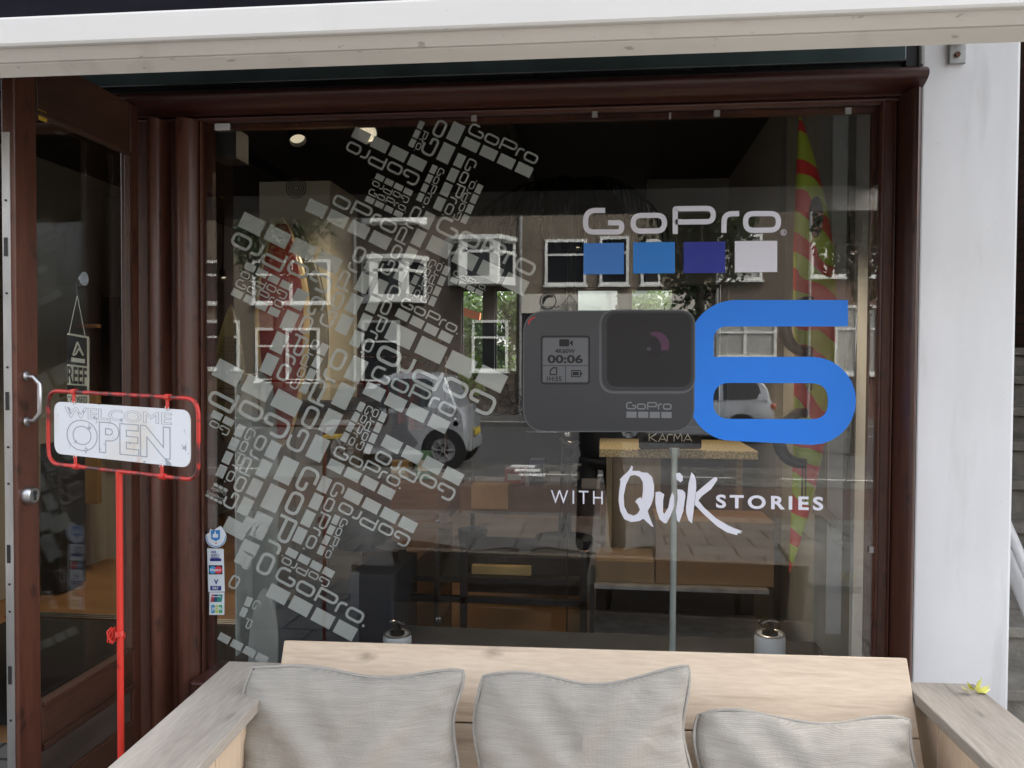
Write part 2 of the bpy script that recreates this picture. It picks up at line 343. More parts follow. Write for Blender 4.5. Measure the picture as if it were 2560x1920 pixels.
layer(M_white, 1.3, (2.2,2.2,.35), .46, .76, (.54,.545,.54), .6); layer(M_white, 6, (1.6,1,.22), .60, .72, (.48,.47,.44), .35); layer(M_white, 60, (1,1,1), .70, .74, (.35,.35,.35), .35)
layer(M_awn, 5, (1,1,.3), .60, .78, (.50,.48,.45), .5); layer(M_awn, 45, (1,1,1), .70, .74, (.30,.28,.26), .6)
layer(M_awn2, 6, (1,1,1), .60, .78, (.42,.40,.36), .55); layer(M_awn2, 38, (.5,1,1), .68, .73, (.22,.20,.18), .6)
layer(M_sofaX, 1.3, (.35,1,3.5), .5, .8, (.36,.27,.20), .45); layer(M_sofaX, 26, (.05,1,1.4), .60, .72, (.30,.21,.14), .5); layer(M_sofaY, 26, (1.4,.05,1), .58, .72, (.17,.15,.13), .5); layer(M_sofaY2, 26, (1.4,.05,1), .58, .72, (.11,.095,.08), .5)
layer(M_mahog, 20, (1,1,.5), .62, .70, (.012,.006,.004), .6); layer(M_red, 30, (1,1,.6), .66, .72, (.16,.015,.01), .7)
M_black = mat('black', (.012,.012,.013), .5, noise=.2)
M_blackgl = mat('black_gloss', (.01,.01,.011), .12, noise=.1)
M_chrome = mat('chrome', (.7,.7,.72), .12, 1, noise=0)
M_whitep = mat('white_paint', (.72,.73,.72), .5, noise=.05, scale=5)
M_line = mat('line_grey', (.12,.13,.15), .6, noise=0)
# ================================================================== SETTING
def brick_floor(name, c1, c2, mo, bw, bh, rough=.85):
    return brickmat(name, c1, c2, mo, 1, 'XY', bw, bh, .3, .012)
M_tile = brick_floor('pavement_tiles', (.125,.125,.118), (.165,.16,.15), (.02,.02,.018), .4, .4)
M_clink = brick_floor('red_clinkers', (.12,.078,.062), (.095,.062,.052), (.06,.05,.045), .2, .1)
M_asph = mat('asphalt', (.06,.06,.062), .9, noise=.25, scale=30, bump=.3, bscale=200)
M_kerb = mat('kerb_stone', (.30,.30,.29), .8, noise=.15, scale=6)
M_ground = mat('ground_soil', (.09,.10,.05), .95, noise=.3, scale=.4)
def sheet(name, x0, x1, y0, y1, z, m, th=.25):
    o = box((x0, y0, z-th), (x1, y1, z)).build(name, m, kind='structure'); return o
box((-250, -250, -.9), (250, 250, -.45)).build('ground', M_ground, kind='structure')
sheet('pavement', -60, 60, -2.70, 3.34, 0, M_tile)
sheet('cycle_path', -60, 60, -5.10, -2.704, -.012, M_clink)
sheet('kerb_strip', -60, 60, -7.20, -5.104, 0, M_tile)
sheet('road', -60, 60, -16.6, -7.204, -.10, M_asph)
sheet('far_pavement', -60, 60, -20.4, -16.604, .02, M_tile)
mb = MB()
mb.box((-60, -16.95, .0), (60, -16.87, .026))
for xa, xb in ((-1.25, .3), (1.1, 1.9), (2.6, 9), (-30, -5.4)): mb.box((xa, -5.96, .0), (xb, -5.91, .006))
for i in range(40): mb.box((-40+i*2, -15.0, -.10), (-39.2+i*2, -14.9, -.096))
for k in range(3): mb.box((-1.5+.12*k, -7.0+.5*k, 0), (-1.1+.12*k, -6.72+.5*k, .006))
mb.build('road_marking', M_whitep, kind='structure')
# ------------------------------------------------------------------ shop building (walls as parts)
bld = empty('shop_building', (0, 7.3, 0), 'brick and white rendered shop building that holds the wide wooden window and the open door', 'building')
M_brickU = brickmat('dark_brick', (.13,.07,.05), (.09,.05,.04), (.05,.045,.04))
M_plast = mat('interior_plaster', (.30,.285,.25), .85, noise=.06, scale=2)
M_dark = mat('interior_dark_paint', (.018,.018,.019), .8, noise=.2, scale=2)
M_grey = mat('interior_grey_paint', (.26,.25,.225), .8, noise=.06, scale=2)
XL, XR, YB, ZC = -4.2, 1.50, 11.0, 3.2
pier = MB()
n_ = 40
pier.box((1.163, 3.25, -.02), (1.515, 4.05, 3.9))
pier.build('white_pier', M_white, bld, bevel=.012)
pb = MB(); pb.box((1.163, 3.29, 3.9), (1.515, 11.3, 9.5)); pb.box((-4.45, 3.29, 3.9), (1.163, 3.6, 9.5)); pb.box((-4.45, 3.6, 3.45), (-4.2, 11.3, 9.5)); pb.box((1.515, 8.3, 3.45), (4.2, 11.3, 9.5)); pb.box((-4.2, 11.05, 3.45), (1.163, 11.3, 9.5)); pb.build('upper_wall', M_brickU, bld)
box((-4.45, 3.25, 9.5), (4.2, 11.35, 9.7)).build('roof', M_dark, bld)
box((-4.45, 3.29, -.02), (-2.80, 3.45, 3.9)).build('side_pier', M_white, bld)
MB().box((1.1632, 3.246, .0), (1.1685, 3.2498, 2.80)).build('sealant_joint', mat('joint_dark', (.06,.055,.05), .8, noise=.4, scale=30), bld)
fas = MB(); fas.box((-2.80, 3.262, 2.82), (1.115, 3.29, 3.86)); fas.build('fascia_board', M_green, bld, bevel=.004)
fb = MB(); fb.box((1.117, 3.27, 2.80), (1.161, 3.30, 3.86)); fb.box((-2.8, 3.291, 2.70), (1.161, 3.45, 3.9)); fb.build('fascia_backing', M_black, bld)
for (xa, xb) in ((-3.6, -2.4), (-1.4, -.2)):
    wf = MB(); wf.box((xa, 3.24, 5), (xb, 3.285, 5.08)); wf.box((xa, 3.24, 6.72), (xb, 3.285, 6.8)); wf.box((xa, 3.24, 5.08), (xa+.08, 3.285, 6.72)); wf.box((xb-.08, 3.24, 5.08), (xb, 3.285, 6.72)); wf.box((xa+.08, 3.25, 6.1), (xb-.08, 3.285, 6.18))
    f_ = wf.build('window', M_whitep, bld); box((xa+.08, 3.265, 5.08), (xb-.08, 3.287, 6.72)).build('pane', M_blackgl, f_)
# interior shell (structure)
M_floor = woodmat('shop_floor_wood', (.16,.082,.035), (.27,.15,.07), .38, 'X', 2.2)
box((XL-.2, 3.344, -.3), (XR, YB, 0.0)).build('floor', M_floor, kind='structure')
box((-3.8, 3.5, .001), (-1.35, 4.98, .010)).build('door_mat', mat('black_mat', (.012,.012,.013), .95, noise=.3, scale=60), kind=None)
_o = bpy.data.objects['door_mat']; _o['label'] = 'black rubber floor mat just inside the doorway'; _o['category'] = 'mat'
mb = MB()
for k in range(3): mb.box((-3.9, 5.0+.035*k, .001), (-1.3, 5.022+.035*k, .016))
single('floor_strip', mb, M_alu, 'ribbed aluminium strip along the inner edge of the black mat', 'floor strip')
cl = MB(); cl.box((XL, 3.45, ZC), (XR, YB, ZC+.2)); cl.build('ceiling', M_dark, kind='structure')
box((XL-.2, 3.45, 0), (XL, YB, ZC)).build('wall_side', M_plast, kind='structure')
box((XR+.002, 4.06, 0), (XR+.012, YB, ZC)).build('wall_end', M_dark, kind='structure')
box((1.0, 4.95, 0), (XR, 6.9, ZC-.002)).build('wall_return', M_grey, kind='structure')
box((1.02, 4.12, 0), (1.27, 4.86, ZC-.002)).build('wall_column', mat('column_cream', (.42,.41,.36), .8, noise=.05), kind='structure')
box((.35, 6.92, 2.35), (XR, 7.1, ZC-.002)).build('wall_bulkhead', M_grey, kind='structure')
# back wall with openings
def bx_(px): return P(px, 908, YB).x
zt, zb = PZ(720, YB), PZ(935, YB)
bw = MB(); ops = [(612, 657, PZ(800, YB), PZ(915, YB)), (1152, 1208, zt, zb), (1236, 1293, zt, zb), (1440, 1546, zt, zb), (1575, 1683, zt, zb)]
xs = [XL] + [q for o_ in ops for q in (bx_(o_[0]), bx_(o_[1]))] + [XR]
for i in range(0, len(xs), 2): bw.box((xs[i], YB, 0), (xs[i+1], YB+.2, ZC))
for o_ in ops:
    bw.box((bx_(o_[0]), YB, o_[2]), (bx_(o_[1]), YB+.2, ZC)); bw.box((bx_(o_[0]), YB, 0), (bx_(o_[1]), YB+.2, o_[3]))
bw.build('wall_back', M_dark, kind='structure')
for o_ in ops:
    x0, x1 = bx_(o_[0]), bx_(o_[1]); t = empty('garden_window', ((x0+x1)/2, YB+.1, o_[3]), '', 'window', 'garden windows in the back wall of the shop')
    m_ = MB(); m_.box((x0, YB+.06, o_[2]-.03), (x1, YB+.1, o_[2])); m_.box((x0, YB+.06, o_[3]), (x1, YB+.1, o_[3]+.03)); m_.box((x0, YB+.06, o_[3]+.03), (x0+.02, YB+.1, o_[2]-.03)); m_.box((x1-.02, YB+.06, o_[3]+.03), (x1, YB+.1, o_[2]-.03)); m_.build('frame', M_black, t)
    box((x0+.02, YB+.075, o_[3]+.03), (x1-.02, YB+.085, o_[2]-.03)).build('pane', M_dglass, t)
for o_, l_ in zip([o for o in scene.objects if o.name.startswith('garden_window')], ('small low garden window at the far left beside the red surfboard', 'narrow garden window showing an orange roof edge and leaves', 'narrow garden window showing leaves against a white wall', 'wider garden window above the camera picture, left of two', 'wider garden window above the camera picture, nearest the big blue digit')): o_['label'] = l_
# ------------------------------------------------------------------ garden
def leafmass(mb, c, r, n, size, clumps=14, seed=1, flat=.5):
    rd = random.Random(seed); c = Vector(c); cs = []
    for i in range(clumps):
        while 1:
            q = Vector([rd.uniform(-1, 1) for _ in range(3)])
            if q.length < 1: break
        cs.append((Vector((q.x*r[0], q.y*r[1], q.z*r[2]))*.8, rd.uniform(.22, .5)))
    for i in range(n):
        cc, cr = rd.choice(cs); q = Vector([rd.gauss(0, 1) for _ in range(3)]).normalized()*(rd.random()**.4)*cr
        p = c + cc + Vector((q.x*r[0], q.y*r[1], q.z*r[2]))
        a = Vector([rd.gauss(0, 1) for _ in range(3)]).normalized(); b = a.cross(Vector([rd.gauss(0, 1) for _ in range(3)])).normalized()
        s_ = size*rd.uniform(.6, 1.4); mb.add([p-a*s_, p+b*s_*flat, p+a*s_, p-b*s_*flat], [(0, 1, 2, 3)])
    return mb
def leafcol(name, c0, c1, tr=.3):
    m = mat(name, c0, .55, noise=0, col2=c1, scale=6, thr=(.35, .65)); n = m.node_tree.nodes; l = m.node_tree.links; b = n['Principled BSDF']
    t = n.new('ShaderNodeBsdfTranslucent'); t.inputs[0].default_value = (*[min(1, x*1.6) for x in c1], 1); mx = n.new('ShaderNodeMixShader'); mx.inputs[0].default_value = tr
    l.new(b.outputs[0], mx.inputs[1]); l.new(t.outputs[0], mx.inputs[2]); l.new(mx.outputs[0], n['Material Output'].inputs[0]); return m
M_leaf = leafcol('leaf_green', (.04,.07,.02), (.10,.17,.045)); M_leafd = leafcol('leaf_dark', (.018,.03,.012), (.05,.075,.028), .2); M_bark = mat('bark', (.06,.05,.04), .9, noise=.3, scale=12, bump=.5)
sheet('garden_ground', -12, 12, 11.3, 26, -.05, M_ground)
def shrub(x, y, z, r, n, seed, label, cat='shrub', m=None, name='garden_shrub', trunk=True, size=.07, group='garden shrubs behind the shop'):
    t = empty(name, (x, y, 0), label, cat, group)
    leafmass(MB(), (x, y, z), r, n, size, 22, seed).build('crown', m or M_leaf, t)
    if trunk:
        k = MB(); rd = random.Random(seed+5)
        k.tube([(x, y, -.05), (x+.05, y, z*.5), (x, y+.05, z)], [.09, .07, .03], 8)
        for i in range(6):
            a = rd.uniform(0, 6.28); k.tube([(x, y, z*.55), (x+math.cos(a)*r[0]*.4, y+math.sin(a)*r[1]*.4, z), (x+math.cos(a)*r[0]*.7, y+math.sin(a)*r[1]*.7, z+r[2]*.4)], [.035, .025, .01], 6)
        k.build('trunk', M_bark, t)
    return t
shrub(-2.6, 15.5, 2.2, (1.3, .9, 1.5), 5200, 3, 'leafy garden shrub seen through the two narrow windows')
shrub(-1.3, 16.4, 2.6, (.75, .7, 1.2), 1500, 4, 'loose sparse shrub in front of the white garden house')
shrub(.9, 15.2, 2.3, (1.1, .8, 1.1), 2300, 5, 'spreading shrub seen through the wider windows')
shrub(-6.0, 15.5, 1.9, (1.6, .9, 1.6), 4200, 6, 'dense shrub filling the small low window at the left')
gh = empty('garden_house', (0, 19, 0), 'white rendered garden house behind the shrubs', 'building')
box((-1.9, 18.2, 0), (5.0, 22, 5.5)).build('wall', mat('garden_white', (.80,.84,.80), .7, noise=.04), gh)
f_ = MB(); f_.box((.15, 18.12, 2.0), (.28, 18.19, 4.2)); f_.box((1.1, 18.12, 2.0), (1.23, 18.19, 4.2)); f_.box((.28, 18.12, 2.0), (1.1, 18.19, 2.1)); wf_ = f_.build('window', M_whitep, gh)
box((.28, 18.15, 2.1), (1.1, 18.195, 4.2)).build('pane', mat('garden_pane', (.30,.36,.34), .1, noise=.2), wf_)
a_ = P(1152, 775, 12.5); b_ = P(1208, 800, 12.5); 
mb = MB(); mb.prism([P(1110, 752, 12.4), P(1200, 782, 12.4), P(1198, 800, 12.4), P(1110, 778, 12.4)], (0, .12, .0)); so_ = single('roof_edge', mb, mat('orange_fascia', (.75,.22,.10), .5, noise=.08), 'orange edged sloping porch roof outside the narrow garden window', 'roof')
# ================================================================== SHOP WINDOW
def profile_z(x0, x1, bulge, yb=3.295, n=10, flat=0):
    """points of a convex moulding from x0 to x1 bulging towards the street"""
    return [(x0+(x1-x0)*k/n, yb-bulge*math.sin(math.pi*k/n)**.6) for k in range(n+1)]
shopw = empty('shop_window', (-.25, 3.3, 0), 'wide shop window in a varnished mahogany frame with rounded posts', 'window')
def vpost(segs, z0, z1, back, name='post', m=None):
    pts = []
    for (xa, xb, bl) in segs: pts += profile_z(xa, xb, bl) if bl > 0 else [(xa, 3.295-abs(bl)), (xb, 3.295-abs(bl))]
    poly = [(x, y, z0) for x, y in pts] + [(segs[-1][1], back, z0), (segs[0][0], back, z0)]
    return MB().prism(poly, (0, 0, z1-z0)).build(name, m or M_mahog, shopw, smooth=True)
xx = lambda px: P(px, 900, 3.25).x
vpost([(-1.952, xx(366), -.008), (xx(366), xx(417), .085), (xx(417), xx(430), -.004), (xx(430), xx(492), .075), (xx(492), xx(497), -.003), (xx(497), -1.663, .02)], -.02, 2.675, 3.40)
vpost([(1.036, 1.052, .018), (1.052, 1.082, -.004), (1.082, 1.094, .016), (1.094, 1.162, .13)], -.02, 2.690, 3.40)
# top rail
tp = [(3.295, 2.673)] + [(3.295-.02*math.sin(math.pi*k/8)**.6, 2.673+.02*k/8) for k in range(9)] + [(3.285, 2.696), (3.285, 2.703)] + [(3.285-.115*math.sin(math.pi*k/12)**.55, 2.703+.088*k/12) for k in range(13)] + [(3.285, 2.80), (3.40, 2.80), (3.40, 2.673)]
MB().prism([(-2.75, y, z) for y, z in tp], (3.915, 0, 0)).build('top_rail', M_mahogX, shopw, smooth=True)
box((-1.663, 3.17, .30), (1.036, 3.40, .38)).build('sill', M_mahogX, shopw, bevel=.01)
box((-1.663, 3.22, -.02), (1.036, 3.38, .298)).build('plinth', mat('plinth_stone', (.10,.10,.11), .6, noise=.2), shopw, bevel=.005)
ir = MB(); ir.box((-1.662, 3.33, .382), (-1.635, 3.36, 2.65)); ir.box((1.018, 3.33, .382), (1.035, 3.36, 2.65)); ir.box((-1.662, 3.33, 2.652), (1.035, 3.36, 2.672)); ir.build('inner_rebate', M_mahog, shopw)
box((-1.662, 3.300, .381), (1.0355, 3.306, 2.6725)).build('pane', M_glass, shopw)
cm = MB()
for px, py in ((1185, 296), (1487, 286), (1675, 290), (1792, 284), (2120, 278), (2180, 1374)):
    p = P(px, py, 3.298); w_ = .011 if px != 1675 else .004; cm.box((p.x-w_, 3.292, p.z-.012), (p.x+w_, 3.299, p.z+.012))
cm.build('glazing_clip', mat('clip', (.28,.27,.25), .6), shopw)
a_ = P(540, 311, 3.299); b_ = P(576, 326, 3.299)
single('window_sensor', box((a_.x, 3.285, b_.z), (b_.x, 3.299, a_.z)), M_whitep, 'small white sensor block at the upper left corner of the window glass', 'sensor', bevel=.002)
a_ = P(530, 320, 3.42); b_ = P(590, 396, 3.42)
single('speaker_box', box((a_.x, 3.42, b_.z), (b_.x, 3.55, a_.z)), mat('dark_grey_box', (.04,.039,.037), .6), 'dark grey box hanging inside behind the white sensor block', 'speaker box', bevel=.004)
# ================================================================== AWNING
aw = empty('awning', (-.9, 2.1, 2.45), 'extended awning with a pale grey front bar and a black canopy above the window', 'awning')
AX0, AX1 = -3.4, 1.47
pr = [(2.09, 2.606), (2.088, 2.600), (2.088, 2.536), (2.092, 2.529), (2.10, 2.527)]
MB().prism([(AX0, y, z) for y, z in pr] + [(AX0, 2.16, 2.527), (AX0, 2.16, 2.606)], (AX1-AX0, 0, 0)).build('front_bar', M_awn, aw, bevel=.003)
zA = PZ(161, 2.13, 0); zB = 2.473
MB().prism([(AX0, 2.104, 2.5265), (AX0, 2.1285, zA+.004), (AX0, 2.135, zA+.006), (AX0, 2.135, zA), (AX0, 2.168, zB), (AX0, 2.176, zB+.003), (AX0, 2.176, 2.5265)], (AX1-AX0, 0, 0)).build('lower_profile', M_awn2, aw)
for x_ in (AX1, AX0-.012): MB().box((x_, 2.085, 2.47), (x_+.012, 2.18, 2.612)).build('end_cap', M_awn2, aw, bevel=.003)
MB().prism([(AX0, 2.14, 2.607), (AX0, 3.24, 3.66), (AX0, 3.24, 3.664), (AX0, 2.14, 2.611)], (AX1-AX0-.02, 0, 0)).build('canopy', M_blackfab, aw)
MB().box((AX0, 3.12, 3.68), (AX1, 3.255, 3.84)).build('cassette', M_awn2, aw, bevel=.02)
for x in (-2.9, 1.35):
    MB().tube([(x, 3.24, 3.60), (x+(.55 if x < 0 else -.55), 2.72, 3.02), (x, 2.15, 2.60)], .022, 8).build('folding_arm', M_dark, aw)
p0 = P(2371, 108, 3.245); p1 = P(2413, 160, 3.245)
mb = MB(); mb.box((p0.x, 3.235, p1.z), (p1.x, 3.249, p0.z+.01)); mb.box((p0.x+.004, 3.16, p0.z), (p1.x-.004, 3.235, p0.z+.012))
br_ = empty('wall_bracket', ((p0.x+p1.x)/2, 3.24, p1.z), 'small grey steel bracket screwed to the top of the white pier', 'bracket')
mb.build('plate', mat('zinc', (.33,.33,.32), .5, .6, noise=.2, scale=30), br_, bevel=.003)
pc = P(2393, 137, 3.235); MB().lathe((pc.x, 3.232, pc.z), [(.010, -.006), (.010, .006)], 6, 'Y').build('bolt', mat('rust', (.12,.05,.03), .8), br_)
# ================================================================== OPEN DOOR (stands out at a right angle, outside face towards +X)
XD = -1.900; dY0 = 2.50; dY1 = 3.225; dT = .045
door = empty('shop_door', (XD-.02, 3.2, 0), 'glazed mahogany door standing open towards the street at the far left', 'door')
zg0, zg1 = .504, 2.52
for ya_, yb_ in ((dY0, 2.61), (3.165, dY1)): MB().box((XD-dT, ya_, .03), (XD, yb_, 2.72)).build('stile', M_mahog, door, bevel=.006)
MB().box((XD-dT, 2.612, zg1), (XD, 3.163, 2.72)).build('top_rail', M_mahogY, door, bevel=.004)
MB().box((XD-dT, 2.612, .36), (XD, 3.163, zg0)).build('bottom_rail', M_mahogY, door, bevel=.004)
MB().box((XD-dT+.008, 2.612, .20), (XD-.012, 3.163, .358)).build('kick_panel', mat('weathered_panel', (.030,.022,.017), .6, noise=0, col2=(.085,.06,.045), scale=5, stretch=(1,.3,2)), door)
MB().box((XD-dT, 2.612, .03), (XD, 3.163, .198)).build('bottom_rail', M_mahogY, door, bevel=.004)
gb = MB(); gb.box((XD+.001, 2.612, zg0-.004), (XD+.012, 3.163, zg0+.012)); gb.box((XD+.001, 2.612, zg1-.012), (XD+.012, 3.163, zg1+.004)); gb.box((XD-.012, 3.14, zg0+.013), (XD+.010, 3.163, zg1-.013)); gb.prism([(XD-.0115, 2.613, .335), (XD+.012, 2.613, .352), (XD+.012, 2.613, .372), (XD+.001, 2.613, .372), (XD+.001, 2.613, .357), (XD-.0115, 2.613, .357)], (0, .549, 0)); gb.box((XD-.0115, 2.613, .199), (XD+.004, 3.162, .215)); gb.build('glazing_bead', M_mahogY, door, bevel=.003)
MB().box((XD-.026, 2.6, zg0-.01), (XD-.020, 3.17, zg1+.01)).build('pane', M_dglass, door)
st = MB(); st.box((XD-dT+.005, dY0-.004, .12), (XD-.012, dY0, 2.42)); st.build('lock_strip', M_alud, door, bevel=.001)
sl = MB()
for z in (2.02, 1.52, 1.02, .62): sl.box((XD-.033, dY0-.0065, z), (XD-.022, dY0-.0045, z+.06))
for z in (2.2, 1.9, 1.66, 1.4, 1.28, .95, .86, .5): sl.lathe((XD-.026, dY0-.005, z), [(.004, -.001), (.004, .001)], 8, 'Y')
sl.build('strip_slots', M_black, door)
hY = 2.545
hb = MB(); hp = [Vector((XD+.004, hY, 1.628)), Vector((XD+.03, hY, 1.628)), Vector((XD+.05, hY, 1.605)), Vector((XD+.05, hY, 1.51)), Vector((XD+.03, hY, 1.485)), Vector((XD+.004, hY, 1.485))]
hb.tube(hp, [.009, .0085, .0085, .0085, .0085, .009], 10); hb.lathe((XD+.002, hY, 1.632), [(.017, 0), (.017, .004), (.008, .008)], 14, 'X'); hb.lathe((XD+.002, hY, 1.481), [(.017, 0), (.017, .004), (.008, .008)], 14, 'X')
hb.build('handle', M_alu, door, smooth=True)
kc = MB(); kc.lathe((XD+.001, 2.548, 1.235), [(.031, 0), (.031, .006), (.029, .020), (.024, .026)], 32, 'X'); kk = kc.build('lock_cylinder', M_alu, door, smooth=True)
kh = MB(); kh.lathe((XD+.0275, 2.548, 1.243), [(.009, 0), (.009, .002)], 16, 'X'); kh.box((XD+.0275, 2.543, 1.219), (XD+.0295, 2.553, 1.24)); kh.build('keyhole', mat('brass_dark', (.10,.10,.11), .3, .8), kk)
a_ = P(96, 284, 2.64); MB().box((XD+.0005, 2.618, 2.50-.005), (XD+.002, 2.66, 2.53)).build('yellow_sticker', mat('yellow_sticker', (.50,.32,.03), .5), door)
gs = MB(); gs.tube([(-1.945+.02, 3.235, .05), (-1.925, 3.235, 2.5)], .009, 6); gs.build('draught_seal', mat('grey_rubber', (.09,.09,.09), .7), shopw)
# hanging board sign inside the door glass, with sucker and string
def DP(px, py, X=XD-.035):      # point on the plane X = const of the door
    d = ray(px, py); return CAM + d*(X/d.x)
sg = empty('hanging_sign', tuple(DP(190, 1000)), 'narrow black and cream wooden sign hanging on a string behind the door glass', 'sign')
q = [DP(168, 833), DP(217, 842), DP(214, 1030), DP(165, 1030)]
def dq(y0, y1, x=XD-.0345): 
    f0, f1 = (y0-833)/200, (y1-833)/200
    A, Bq = DP(168, 833+200*f0, x), DP(217, 842+191*f0, x); Cc, Dd = DP(168, 833+200*f1, x), DP(217, 842+191*f1, x); return [A, Bq, Dd, Cc]
MB().prism(dq(833, 1034, XD-.046), (.010, 0, 0)).build('board', mat('sign_cream', (.50,.47,.36), .7), sg)
for y0_, y1_ in ((837, 910), (962, 985)): MB().prism(dq(y0_, y1_, XD-.0355), (.001, 0, 0)).build('black_field', M_black, sg)
tx = MB(); T_ = dq(915, 958, XD-.034); text_on(tx, 'REEF', T_[0], T_[1], T_[3], (1, 0, 0), .0008, bold=.02); T_ = dq(990, 1008, XD-.034); 
T2 = [T_[0], T_[1], T_[3]]; text_on(tx, 'CLOSED', *T2, (1, 0, 0), .0008); tx.build('lettering', M_black, sg)
em = MB(); A_, B_, D_, C_ = dq(846, 905, XD-.033)
def qq(u, v): return A_ + (B_-A_)*u + (C_-A_)*v
for pp, cl in (([(.28, .68), (.5, .08), (.80, .62)], False), ([(.28, .68), (.42, .62), (.58, .34), (.80, .62)], False)):
    for qd in ribbon(fillet([Vector(t) for t in pp], .05, cl), .07, cl): em.prism([qq(t.x, t.y) for t in qd], (.001, 0, 0))
em.prism([qq(.2, .78), qq(.88, .78), qq(.88, .96), qq(.2, .96)], (.001, 0, 0)); em.build('emblem', mat('sign_cream2', (.55,.53,.44), .7), sg)
stn = MB(); s0 = DP(193, 738); stn.tube([s0, DP(172, 838)], .0012, 5); stn.tube([s0, DP(214, 846)], .0012, 5); stn.build('string', mat('string', (.45,.42,.36), .9), sg)
sk = MB(); c_ = DP(211, 697, XD-.03); sk.lathe(c_, [(.026, 0), (.022, -.006), (.008, -.012), (.006, -.02)], 20, 'X'); skm = sk.build('suction_cup', mat('clear_plastic', (.35,.38,.42), .15, noise=.1), sg, smooth=True)
MB().tube([c_+Vector((-.02, 0, 0)), c_+Vector((-.03, 0, -.02)), s0+Vector((0, 0, -.004)), s0], .002, 5).build('hook', M_black, sg)
# ================================================================== STAIRS right of the pier
M_step = mat('stone_step', (.25,.235,.205), .85, noise=.3, scale=9, bump=.5, bscale=80)
stc = empty('entrance_stairs', (2.1, 3.3, 0), 'steep weathered stone stairs climbing behind the white pier', 'stairs')
for i in range(18):
    y0 = 3.32+.26*i; MB().box((1.53, y0, -.02 if i < 1 else .18*(i-1)), (2.72, 7.98+.3, .18*i+.13)).box((1.525, y0-.03, .18*i+.132), (2.73, y0+.26, .18*i+.18)).build('step', M_step, stc, bevel=.006)
box((2.74, 3.3, -.02), (2.95, 8.4, 4.2)).build('side_wall', M_brickU, stc)
box((1.52, 8.31, -.02), (2.738, 8.36, 7.0)).build('landing_wall', M_dark, stc)
rl = MB(); 
for dz, r_ in ((0, .022), (-.13, .03)):
    rl.tube([(1.72, 5.4, 2.46+dz), (1.72, 3.2, .53+dz), (1.72, 2.95, .31+dz)], r_, 10)
rl.tube([(1.72, 3.15, 0), (1.72, 3.15, .48)], .02, 8)
rr_ = single('stair_handrail', rl, mat('rail_white', (.62,.62,.62), .35, noise=.05), 'white painted double handrail of the stone stairs', 'handrail', smooth=True)
# ================================================================== SOFA
SR = R(2.4); SC = Vector((-.035, 2.68, 0))
def S(x, y, z):        # sofa frame: x across, y back (+) / front (-), origin at the middle of the back
    return SC + Matrix.Rotation(SR, 3, 'Z') @ Vector((x, y, 0)) + Vector((0, 0, z))
SM = Matrix.Translation(SC) @ Matrix.Rotation(SR, 4, 'Z')
sofa = empty('wooden_sofa', tuple(SC), 'wide scaffold wood sofa with flat board arms standing in front of the shop window', 'sofa')
for s in (-1, 1):
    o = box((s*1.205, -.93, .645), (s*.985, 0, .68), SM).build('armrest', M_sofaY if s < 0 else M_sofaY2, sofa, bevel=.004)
    if s > 0: o['label'] = 'darker armrest'
    m_ = MB()
    for k in range(5): m_.box((s*1.165, -.88+.176*k, .02), (s*1.02, -.88+.176*k+.173, .643), SM)
    m_.build('arm_side', M_sofaZ, sofa, bevel=.003)
def tilt(x, y, z, th=0):  # reclined back: y goes back with height
    return S(x, y, z)
bk = MB()
def plank(x0, x1, z0, z1, t=.028):
    x0 = x0-.02 if x0 < 0 else x0
    y = lambda z: -.27 + .235*((z-.30)/.48)
    bk.add([S(x0, y(z0), z0), S(x1, y(z0), z0), S(x1, y(z0)+t, z0-.008), S(x0, y(z0)+t, z0-.008), S(x0, y(z1), z1), S(x1, y(z1), z1), S(x1, y(z1)+t, z1-.008), S(x0, y(z1)+t, z1-.008)], [(0,3,2,1),(4,5,6,7),(0,1,5,4),(1,2,6,5),(2,3,7,6),(3,0,4,7)])
plank(-.982, .982, .563, .768); plank(-.982, .982, .40, .559); plank(-.982, .982, .24, .396)
bk.build('backrest', M_sofaX, sofa, bevel=.003)
st_ = MB()
for k in range(4): st_.box((-1.0, -.90+.17*k, .27), (1.0, -.735+.17*k, .30), SM)
st_.box((-1.0, -.86, .06), (1.0, -.83, .268), SM); st_.build('seat', M_sofaX, sofa, bevel=.003)
fb_ = MB(); fb_.box((-1.0, -.03, .10), (1.0, -.002, .50), SM); fb_.build('rear_frame', M_sofaX, sofa, bevel=.003)
